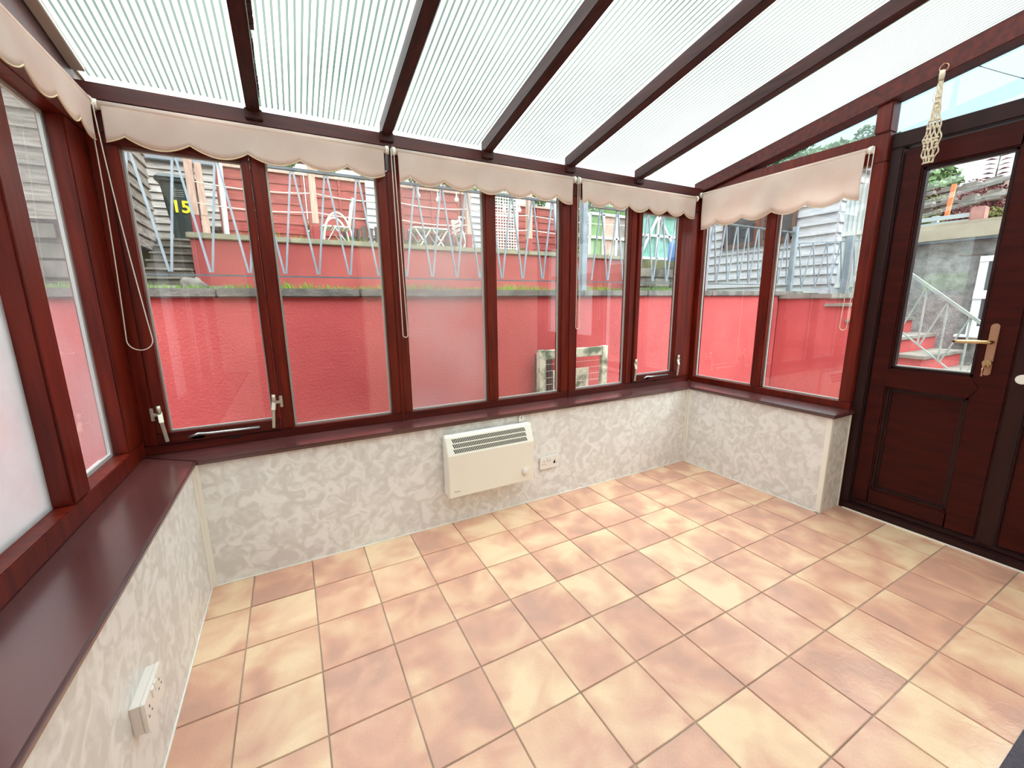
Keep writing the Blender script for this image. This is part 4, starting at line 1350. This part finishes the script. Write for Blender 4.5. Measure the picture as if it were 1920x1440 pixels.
gd = thing('glazed_cold_frame', 'pale glazed garden frame with white bars between the post and greenhouse', 'cold frame', (xat(1140, 6.3), 6.3, UZ))
fx0, fx1 = xat(1106, 6.3, 450), xat(1180, 6.3, 450)
for k in range(4):
    x = fx0 + (fx1 - fx0) * k / 3
    box('glazing_bar', 'white_paint', gd, x - .03, x + .03, 6.3, 6.34, UZ - .2, 3.4)
for z in (2.3, 2.85, 3.4):
    box('glazing_bar', 'white_paint', gd, fx0, fx1, 6.3, 6.34, z - .03, z + .03)
for k in range(3):
    x = fx0 + (fx1 - fx0) * k / 3
    box('panel', ('leaf_pale', 'post_timber', 'stone_wall')[k], gd, x + .03, x + (fx1 - fx0) / 3 - .03, 6.35, 6.37, UZ - .2, 3.4)

# ================================================================== LEFT SHED (weathered planks)
ls = thing('plank_shed', 'weathered grey plank shed beside the concrete steps', 'shed', (-2.2, 3.0, 1.375))
lx1, ly0, ly1 = -1.02, 3.0, 5.6
for k in range(15):
    za = 2.02 + k * 0.142
    MB().add([(-4.2, ly0 - .028, za), (lx1, ly0 - .028, za), (lx1, ly0 - .004, za + .15), (-4.2, ly0 - .004, za + .15), (-4.2, ly0, za), (lx1, ly0, za), (lx1, ly0 + .004, za + .15), (-4.2, ly0 + .004, za + .15)],
             [(0, 1, 2, 3), (5, 4, 7, 6), (0, 4, 5, 1), (3, 2, 6, 7), (0, 3, 7, 4), (1, 5, 6, 2)]).build('plank', 'grey_timber', ls)
    MB().add([(lx1 + .028, ly0, za), (lx1 + .028, ly1, za), (lx1 + .004, ly1, za + .15), (lx1 + .004, ly0, za + .15), (lx1, ly0, za), (lx1, ly1, za), (lx1 - .004, ly1, za + .15), (lx1 - .004, ly0, za + .15)],
             [(3, 2, 1, 0), (4, 5, 6, 7), (1, 5, 4, 0), (7, 6, 2, 3), (4, 7, 3, 0), (2, 6, 5, 1)]).build('plank', 'grey_timber', ls)
MB().box(-4.2, lx1 - .005, ly0 + .01, ly1, 2.02, 4.1).build('carcass', 'dark_timber', ls)
MB().prism([(-4.3, 4.1), (lx1 + .15, 4.1), (-2.6, 4.7)], 1, ly0 - .1, ly1 + .1).build('roof', 'shed_felt', ls)
m = MB()
rs_ = thing('rubble_base', 'rubble stone base under the weathered plank shed', 'stones', (-2.2, 2.95, 1.375))
for r_ in range(4):
    xx = -3.8
    while xx < -1.08:
        w_ = min(random.uniform(.16, .38), -1.06 - xx)
        if w_ > .06:
            box('stone', 'rock' if random.random() < .6 else 'old_steps', rs_, xx + .008, xx + w_ - .008, ly0 - random.uniform(.0, .03), ly0 + .009, 1.376 + r_ * .158, 1.376 + r_ * .158 + random.uniform(.14, .152), bevel=0.02)
        xx += w_
MB().box(-3.8, -1.06, ly0 + .012, ly0 + .05, 1.376, 1.9).build('mortar', 'earth', rs_)

# ---- the red wall returns towards the house on the near side, lawn above it
rr = thing('return_wall', 'red rendered return wall with dark coping beyond the misted side window', 'wall', (-1.75, -1.0, -0.1))
MB().box(-2.0, -1.75, -5.0, RW - .001, -0.1, 1.33).build('render_face', 'red_render', rr)
y = -5.0
while y < RW - .05:
    y1 = min(y + random.uniform(.85, 1.15), RW - .04)
    box('coping_stone', 'coping', rr, -2.02, -1.715, y + .003, y1 - .003, 1.331, 1.392, bevel=0.008)
    y = y1
tag(MB().add([(-2.02, -6, 1.34), (-2.02, 1.44, 1.34), (-5, 1.44, 1.75), (-5, -6, 1.75), (-2.02, -6, 1.0), (-2.02, 1.44, 1.0), (-5, 1.44, 1.0), (-5, -6, 1.0)], [(0, 1, 2, 3), (4, 7, 6, 5), (0, 4, 5, 1), (1, 5, 6, 2), (2, 6, 7, 3), (3, 7, 4, 0)]).build('lawn', 'grass', None), 'sloping green lawn above the return wall', 'lawn', kind='structure')
boarded('boarded_wall', 'pale weathered boarded wall at the back of the side lawn', -9.0, -4.4, 1.6, 3.6, 2.2, 'pale_timber', 12)
tag(MB().box(-2.0, -0.32, -6, 0.27, -0.14, -0.09).build('paving', 'paving', None), 'narrow paved passage beside the misted side window', 'paving', kind='structure')

# ================================================================== RIGHT SHED (white lap boards, facing -x)
SX = 8.0
ws = thing('lapboard_shed', 'white lap-board shed with brown window at the end of the red wall', 'shed', (SX, 2.5, 1.38))
sy0, sy1 = 1.33, 3.75
hb = 0.152
for k in range(12):
    za = 1.36 + k * hb
    MB().add([(SX - .035, sy0, za), (SX - .035, sy1, za), (SX - .004, sy1, za + hb), (SX - .004, sy0, za + hb), (SX, sy0, za), (SX, sy1, za), (SX, sy1, za + hb), (SX, sy0, za + hb)],
             [(3, 2, 1, 0), (4, 5, 6, 7), (1, 5, 4, 0), (7, 6, 2, 3), (4, 7, 3, 0), (2, 6, 5, 1)]).build('lap_board', 'white_timber', ws)
    MB().add([(SX, sy0 - .035, za), (SX + 2, sy0 - .035, za), (SX + 2, sy0 - .004, za + hb), (SX, sy0 - .004, za + hb), (SX, sy0, za), (SX + 2, sy0, za), (SX + 2, sy0, za + hb), (SX, sy0, za + hb)],
             [(0, 1, 2, 3), (5, 4, 7, 6), (0, 4, 5, 1), (3, 2, 6, 7), (0, 3, 7, 4), (1, 5, 6, 2)]).build('lap_board', 'white_timber', ws)
MB().box(SX + .002, SX + 2, sy0 + .002, sy1, 1.3, 3.18).build('carcass', 'dark_timber', ws)
MB().prism([(sy0 - .1, 3.185), (sy1 + .1, 3.185), (sy1 + .1, 3.24), (sy0 - .1, 3.30)], 0, SX - .1, SX + 2.2).build('roof', 'shed_felt', ws)
wn = MB().box(SX - .045, SX - .03, 1.95, 3.15, 2.30, 3.0).build('window', 'dark_window', ws)
for (ya, yb, za, zb2) in ((1.90, 1.96, 2.25, 3.05), (3.14, 3.20, 2.25, 3.05), (1.88, 3.22, 2.22, 2.30), (1.9, 3.2, 3.0, 3.06), (2.42, 2.48, 2.30, 3.0)):
    box('window_bar', 'brown_frame', wn, SX - .075, SX - .03, ya, yb, za, zb2)
for ya in (2.30, 2.5):
    box('curtain', 'curtain_brown', wn, SX - .052, SX - .046, ya, ya + .1, 2.3, 3.0)

cg = thing('corrugated_gate', 'pale corrugated sheet gate beside the white shed corner', 'gate', (SX + .05, 0.9, 1.3))
m = MB()
vs = []
for k in range(49):
    y = 0.56 + 0.70 * k / 48
    xo = SX + .02 + .012 * math.sin(k * math.pi / 2)
    vs += [(xo, y, 1.2), (xo, y, 2.9), (xo + .004, y, 1.2), (xo + .004, y, 2.9)]
fs = []
for k in range(48):
    a_ = k * 4
    fs += [(a_, a_ + 1, a_ + 5, a_ + 4), (a_ + 2, a_ + 6, a_ + 7, a_ + 3)]
m.add(vs, fs).build('sheet', 'corrugated', cg)
box('gate_rail', 'white_paint', cg, SX - .01, SX + .015, 0.56, 1.26, 2.2, 2.26)
box('gate_rail', 'white_paint', cg, SX - .01, SX + .015, 0.56, 1.26, 1.45, 1.51)
tag(MB().box(6.42, 7.98, 0.56, 1.19, 1.282, 1.345).build('stair_landing', 'concrete', None, bevel=0.01), 'pale concrete landing at the top of the outdoor steps', 'landing', kind='structure')

# ---- outdoor stairs down beside the neighbour's wall, with railing
stx0, stx1 = 6.45, 7.55
so = thing('outdoor_steps', 'concrete outdoor steps with red painted sides seen through the door', 'steps', (7.0, 0, -0.1))
for k in range(8):
    y0 = 0.62 - (k + 1) * 0.245
    zt4 = 1.215 - k * 0.185
    box('riser_block', 'red_render', so, stx0, stx1, y0, y0 + 0.245, -0.1, zt4 - .03)
    box('tread', 'concrete', so, stx0 - .03, stx1, y0 - .03, y0 + .25, zt4 - .03, zt4 + .008, bevel=0.006)
tag(MB().box(6.45, 7.98, 0.62, 1.19, -0.1, 1.28).build('stair_flank', 'red_render', None), 'red rendered flank joining retaining wall and outdoor steps', 'wall', kind='structure')
sr = thing('stair_railing', 'pale painted zigzag handrail sloping down the outdoor steps', 'railing', (6.5, -0.3, 0.8))
rx = 6.5
hp0, hp1 = at(1690, 501, 0, rx), at(1850, 613, 0, rx)
dirv = (hp1 - hp0).normalized()
A0 = hp0 - dirv * 0.5
A1 = hp1 + dirv * 0.8
MB().bar(A0, A1, .028, .028).build('handrail', 'rail_mint', sr)
low = Vector((0, 0, -0.62))
MB().bar(A0 + low, A1 + low, .016, .012).build('lower_rail', 'rail_mint', sr)
L3 = (A1 - A0).length
n = int(L3 / .24)
for k in range(n):
    p = A0 + dirv * (k * .24 + .1)
    MB().bar(p, p + low, .014, .014).build('bar', 'rail_mint', sr)
    MB().bar(p, p - dirv * .0 + dirv * .22 + low - Vector((0, 0, 0)) - dirv * .44, .013, .013).build('bar', 'rail_mint', sr)
cr_ = thing('garden_railing', 'short pale blue zigzag return railing between red wall end and landing', 'railing', (7.5, 1.25, 1.39))
MB().bar((6.88, RY, 2.05), (8.0, 0.92, 2.10), .026, .016).build('top_rail', 'rail_paint', cr_)
MB().bar((6.88, RY, 1.43), (8.0, 0.92, 1.43), .014, .010).build('bottom_rail', 'rail_paint', cr_)
P0, P1 = Vector((6.95, RY - .02, 2.04)), Vector((8.0, 0.92, 2.09))
for k in range(5):
    a_ = P0.lerp(P1, k / 5); b_ = P0.lerp(P1, (k + .5) / 5); c_ = P0.lerp(P1, (k + 1) / 5)
    lo_ = Vector((b_.x, b_.y, 1.44))
    MB().bar(a_, lo_, .012).build('bar', 'rail_paint', cr_); MB().bar(lo_, c_, .012).build('bar', 'rail_paint', cr_)
pp = at(1580, 560, 0, 7.6)
tag(MB().box(7.56, 7.64, pp.y - .04, pp.y + .04, 1.345, 2.15).build('railing_post', 'rail_paint', None, bevel=.004), 'wide pale blue post standing on the concrete landing', 'post', group='railing posts')

# ---- neighbour's building
NX = 8.0
nb_ = thing('rendered_outbuilding', 'grey pebble-dashed outbuilding with cream parapet and white window', 'building', (NX, -2, -0.1))
MB().box(NX, NX + 4, -6.0, 0.46, -0.1, 1.99).build('wall', 'pebbledash', nb_)
MB().box(NX - .10, NX + 4, -6.0, 0.50, 1.985, 2.195).build('parapet', 'parapet', nb_, bevel=0.01)
MB().box(NX - .11, NX - .0, -6.0, 0.50, 1.960, 1.987).build('drip_edge', 'rail_dark', nb_)
wy1 = -0.262
fx_ = 0.0
wn2 = MB().box(NX - .02, NX + .01, wy1 - 1.1, wy1, 0.82, 1.75).build('window', 'dark_window', nb_)
for (ya, yb, za, zb2) in ((wy1 - .075, wy1, 0.82, 1.76), (wy1 - 1.1, wy1 - 1.03, 0.82, 1.76), (wy1 - 1.1, wy1, 1.70, 1.765), (wy1 - 1.1, wy1, 0.82, 0.93), (wy1 - 1.1, wy1, 1.26, 1.36), (wy1 - .6, wy1 - .52, 0.9, 1.7)):
    fx_ += .003
    box('window_frame', 'upvc', wn2, NX - .035 - fx_, NX - .021, ya, yb, za, zb2)
box('window_sill', 'upvc', nb_, NX - .10, NX, wy1 - 1.15, wy1 + .09, 0.79, 0.825, bevel=0.004)
box('lintel_line', 'concrete', nb_, NX - .012, NX, wy1 - 1.2, wy1 + .2, 1.79, 1.81)
gr = thing('guard_rail', 'galvanised crash barrier above the cream parapet', 'barrier', (NX + .3, 0.2, 2.19))
g0_ = at(1716, 415, 0, NX + .3); g1_ = at(1822, 402, 0, NX + .3)
for k, (o1, hgt) in enumerate(((0.0, .05), (-.075, .05))):
    MB().bar(g0_ + Vector((0.02 * (k % 2), .25, o1)), g1_ + Vector((0.02 * (k % 2), 0, o1)), .03, hgt).build('beam', 'galv', gr)
gm = at(1750, 420, 0, NX + .32)
box('post', 'galv', gr, NX + .33, NX + .40, gm.y - .03, gm.y + .03, 2.198, 2.36)
tag(MB().box(NX + .22, NX + .38, g1_.y - .13, g1_.y, 2.197, 2.39).build('brick_pier', 'brick_pier', None, bevel=.01), 'small pinkish brick pier at the end of the crash barrier', 'pier')
gw = at(1843, 418, 0, NX + .5)
tag(MB().bar((NX + .5, gw.y, 2.18), (NX + .5, gw.y - .01, 2.36), .02, .02).build('marker_stake', 'white_paint', None), 'thin white stake on the bank behind the parapet', 'stake')

# ---- hillside, terraces, trees
hs = MB()
gx = 26; gyN = 40
vs = []
for i in range(gx + 1):
    for j in range(gyN + 1):
        x = NX + 1.2 + i * 1.3; y = -14 + j * 1.15
        z = 2.0 + i * 0.27 + 0.10 * math.sin(i * 1.3 + j) + 0.12 * math.sin(j * .9) - max(0, (-2.2 - y)) * .06 * i / 8
        vs.append((x, y, z))
fs = [(i * (gyN + 1) + j, (i + 1) * (gyN + 1) + j, (i + 1) * (gyN + 1) + j + 1, i * (gyN + 1) + j + 1) for i in range(gx) for j in range(gyN)]
hs.add(vs, fs)
ho = hs.build('hillside', 'hill_soil', None, smooth=True)
tag(ho, 'brown hillside rising beyond the outbuilding', 'hillside', kind='structure')
hb2 = MB().add([(-30, 11, 2.1), (40, 11, 2.1), (40, 40, 7.0), (-30, 40, 7.0)], [(0, 1, 2, 3)]).build('hillside', 'hill_soil', None)
tag(hb2, 'green rising ground behind the upper fence', 'hillside', kind='structure')
for k, (pa, pb, X) in enumerate((((1722, 392), (1890, 362), NX + 2.6), ((1722, 372), (1890, 334), NX + 4.6))):
    a_, b_ = at(*pa, 0, X), at(*pb, 0, X)
    t = thing('terrace_stones', ['pale stone terrace edging low on the brown hillside', 'pale stone terrace edging higher on the brown hillside'][k], 'stone edging', (a_ + b_) / 2, group='stone edgings on the hillside')
    nn = 4
    for i in range(-1, nn + 2):
        p = a_.lerp(b_, i / nn) + Vector((0, 0, random.uniform(-.02, .02))); q = a_.lerp(b_, (i + .985) / nn)
        MB().bar(p, q, .25, .15).build('stone', 'stone_wall', t, bevel=.05)
os_ = at(1775, 405, 0, NX + 2.0); ot_ = at(1790, 345, 0, NX + 2.0)
tag(MB().bar(os_, ot_, .05, .05).build('marker_pole', 'orange', None), 'orange pole leaning on the brown hillside', 'pole')
cb0, cb1 = at(1838, 120, 0, 14), at(1920, 142, 0, 14)
cd = (cb1 - cb0)
tag(MB().tube(sag(cb0 - cd * 1.0, cb1 + cd * 1.5, .05), .008, 5).build('overhead_cable', 'hole', None), 'thin dark overhead cable crossing the pale sky', 'cable')


def tree(name, label, base, h, r, n, material, cat='tree', group=None, leaf=.10, flat=1.0, trunk=True, sparse=1.0):
    base = Vector(base)
    t = thing(name, label, cat, base, group=group)
    if trunk:
        m = MB()
        m.tube([base - Vector((0, 0, .3)), base + Vector((.04, 0, h * .35)), base + Vector((0, .05, h * .8))], [r * .09, r * .06, r * .02], 8)
        for k in range(6):
            a = k * 1.05; z = h * (.35 + .07 * k)
            m.tube([base + Vector((0, 0, z)), base + Vector((math.cos(a) * r * .6, math.sin(a) * r * .6, z + r * .45))], [r * .03, r * .008], 6)
        m.build('trunk', 'bark', t, smooth=True)
    m = MB()
    cl = [(Vector((random.uniform(-.6, .6) * r, random.uniform(-.6, .6) * r, h * .6 + random.uniform(-.32, .36) * h * flat)), random.uniform(.35, .6) * r) for _ in range(14)]
    for k in range(n):
        c, rr = random.choice(cl)
        d = Vector((random.gauss(0, 1), random.gauss(0, 1), random.gauss(0, 1))).normalized() * rr * random.uniform(.55, 1.0) ** .5
        p = base + c + Vector((d.x, d.y, d.z * .8))
        u = Vector((random.gauss(0, 1), random.gauss(0, 1), random.gauss(0, .6))).normalized() * leaf * random.uniform(.6, 1.2)
        v = u.cross(Vector((random.gauss(0, 1), random.gauss(0, 1), random.gauss(0, 1)))).normalized() * leaf * .45
        m.add([p - u, p + v, p + u, p - v], [(0, 1, 2, 3)])
    m.build('foliage', material, t, kind='stuff')
    return t


def ground_tree(px, pbase, dist_y, *a, **k):
    pass


tb = [(-0.4, 11.5, 3.6, 1.3, 'leaf_green', 'rounded green tree behind the pale shed'), (2.7, 15.0, 3.6, 1.5, 'leaf_green', 'leafy green tree behind the red fence near the white armchair'),
      (5.2, 12.0, 3.4, 1.25, 'leaf_olive', 'olive green tree behind the fence near the festoon bulbs'), (8.3, 15.0, 3.8, 1.5, 'leaf_green', 'green tree behind the trellis post'),
      (11.5, 12.0, 4.0, 1.5, 'leaf_pale', 'pale green tree behind the netted greenhouse')]
for x, y, h, r, mt, lab in tb:
    tree('garden_tree', lab, (x, y, 2.2), h, r, 2600, mt, group='trees behind the upper fence', leaf=.11)
for px_ in (448, 530, 605, 680, 790, 870, 1000):
    c = at(px_, 285, 1, 9.6)
    tree('hedge_bush', 'dense green hedge bush rising behind the red fence panels', (c.x, 9.6 + random.uniform(-.1, .1), 2.17), (c.z - 2.17) / 1.15, .46, 2600, 'leaf_green', cat='bush', group='hedge behind the red fence', leaf=.07, flat=1.3)
# trees on the hill seen through the gable lights
def hillz(X): return 2.0 + (X - NX - 1.2) / 1.3 * .27
for k, (px_, py_, X, r, mt, lab) in enumerate(((1425, 300, 20, 1.5, 'leaf_pale', 'pale green hill tree low behind the triangular gable light'),
                                             (1475, 285, 26, 1.9, 'leaf_green', 'green hill tree rising behind the low pale one in the gable light'),
                                             (1530, 258, 31, 2.2, 'leaf_pale', 'broad pale green hill tree in the middle of the triangular gable light'),
                                             (1580, 240, 23.5, 1.4, 'leaf_pale', 'slim pale green hill tree next to the tall gable post tree'),
                                             (1630, 228, 39, 1.9, 'leaf_green', 'tall green hill tree beside the gable post'),
                                             (1722, 318, 18, 1.1, 'leaf_pale', 'pale green hill tree behind the macrame hanger'))):
    c = at(px_, py_, 0, X)
    zb3 = hillz(X) - .3
    tree('hill_tree', lab, (X, c.y, zb3), (c.z - zb3) / 1.15, r, 4200, mt, group='trees on the hillside', leaf=.16, flat=1.0)
# reddish shrubs on the hill seen through the door (px, py = top of the shrub)
for k, (px_, py_, X, r, mt, lab) in enumerate(((1742, 352, 11.6, .27, 'leaf_olive', 'olive bush beside the orange pole'),
                                          (1778, 340, 13.2, .36, 'leaf_red', 'small red leaved bush behind the orange pole'),
                                          (1822, 335, 14.4, .5, 'leaf_red', 'wide red leaved bush on the upper hillside'),
                                          (1872, 338, 12.6, .5, 'leaf_red', 'large red leaved bush against the sky'),
                                          (1858, 385, 11.1, .26, 'leaf_olive', 'olive brown bush low behind the white stake'),
                                          (1805, 388, 10.4, .24, 'leaf_red', 'low red brown bush behind the brick pier'),
                                          (1738, 396, 10.0, .24, 'leaf_olive', 'low olive bush behind the crash barrier'))):
    c = at(px_, py_, 0, X)
    zb3 = min(hillz(X) - .1, c.z - .35)
    tree('hill_shrub', lab, (X, c.y, zb3), (c.z - zb3) / 1.25, r, 1500, mt, cat='shrub', group='shrubs on the hillside', leaf=.035, trunk=True, flat=.9)
# sparse tall shoots against the sky
c = at(1865, 320, 0, 13.2)
t = thing('leafy_shoot', 'sparse tall leafy shoot standing against the sky', 'plant', c - Vector((0, 0, 1.0)))
m = MB().tube([c - Vector((0, 0, 1.0)), c + Vector((0, -.05, .55))], [.02, .006], 6); m.build('stem', 'bark', t)
m = MB()
for k in range(22):
    p = c + Vector((0, -.02 * k / 10, -.4 + k * .043))
    s = -1 if k % 2 else 1
    m.add([p, p + Vector((0, s * .10, .01)), p + Vector((0.02, s * .20, .03)), p + Vector((0, s * .10, .05))], [(0, 1, 2, 3)])
m.build('leaves', 'leaf_red', t, kind='stuff')
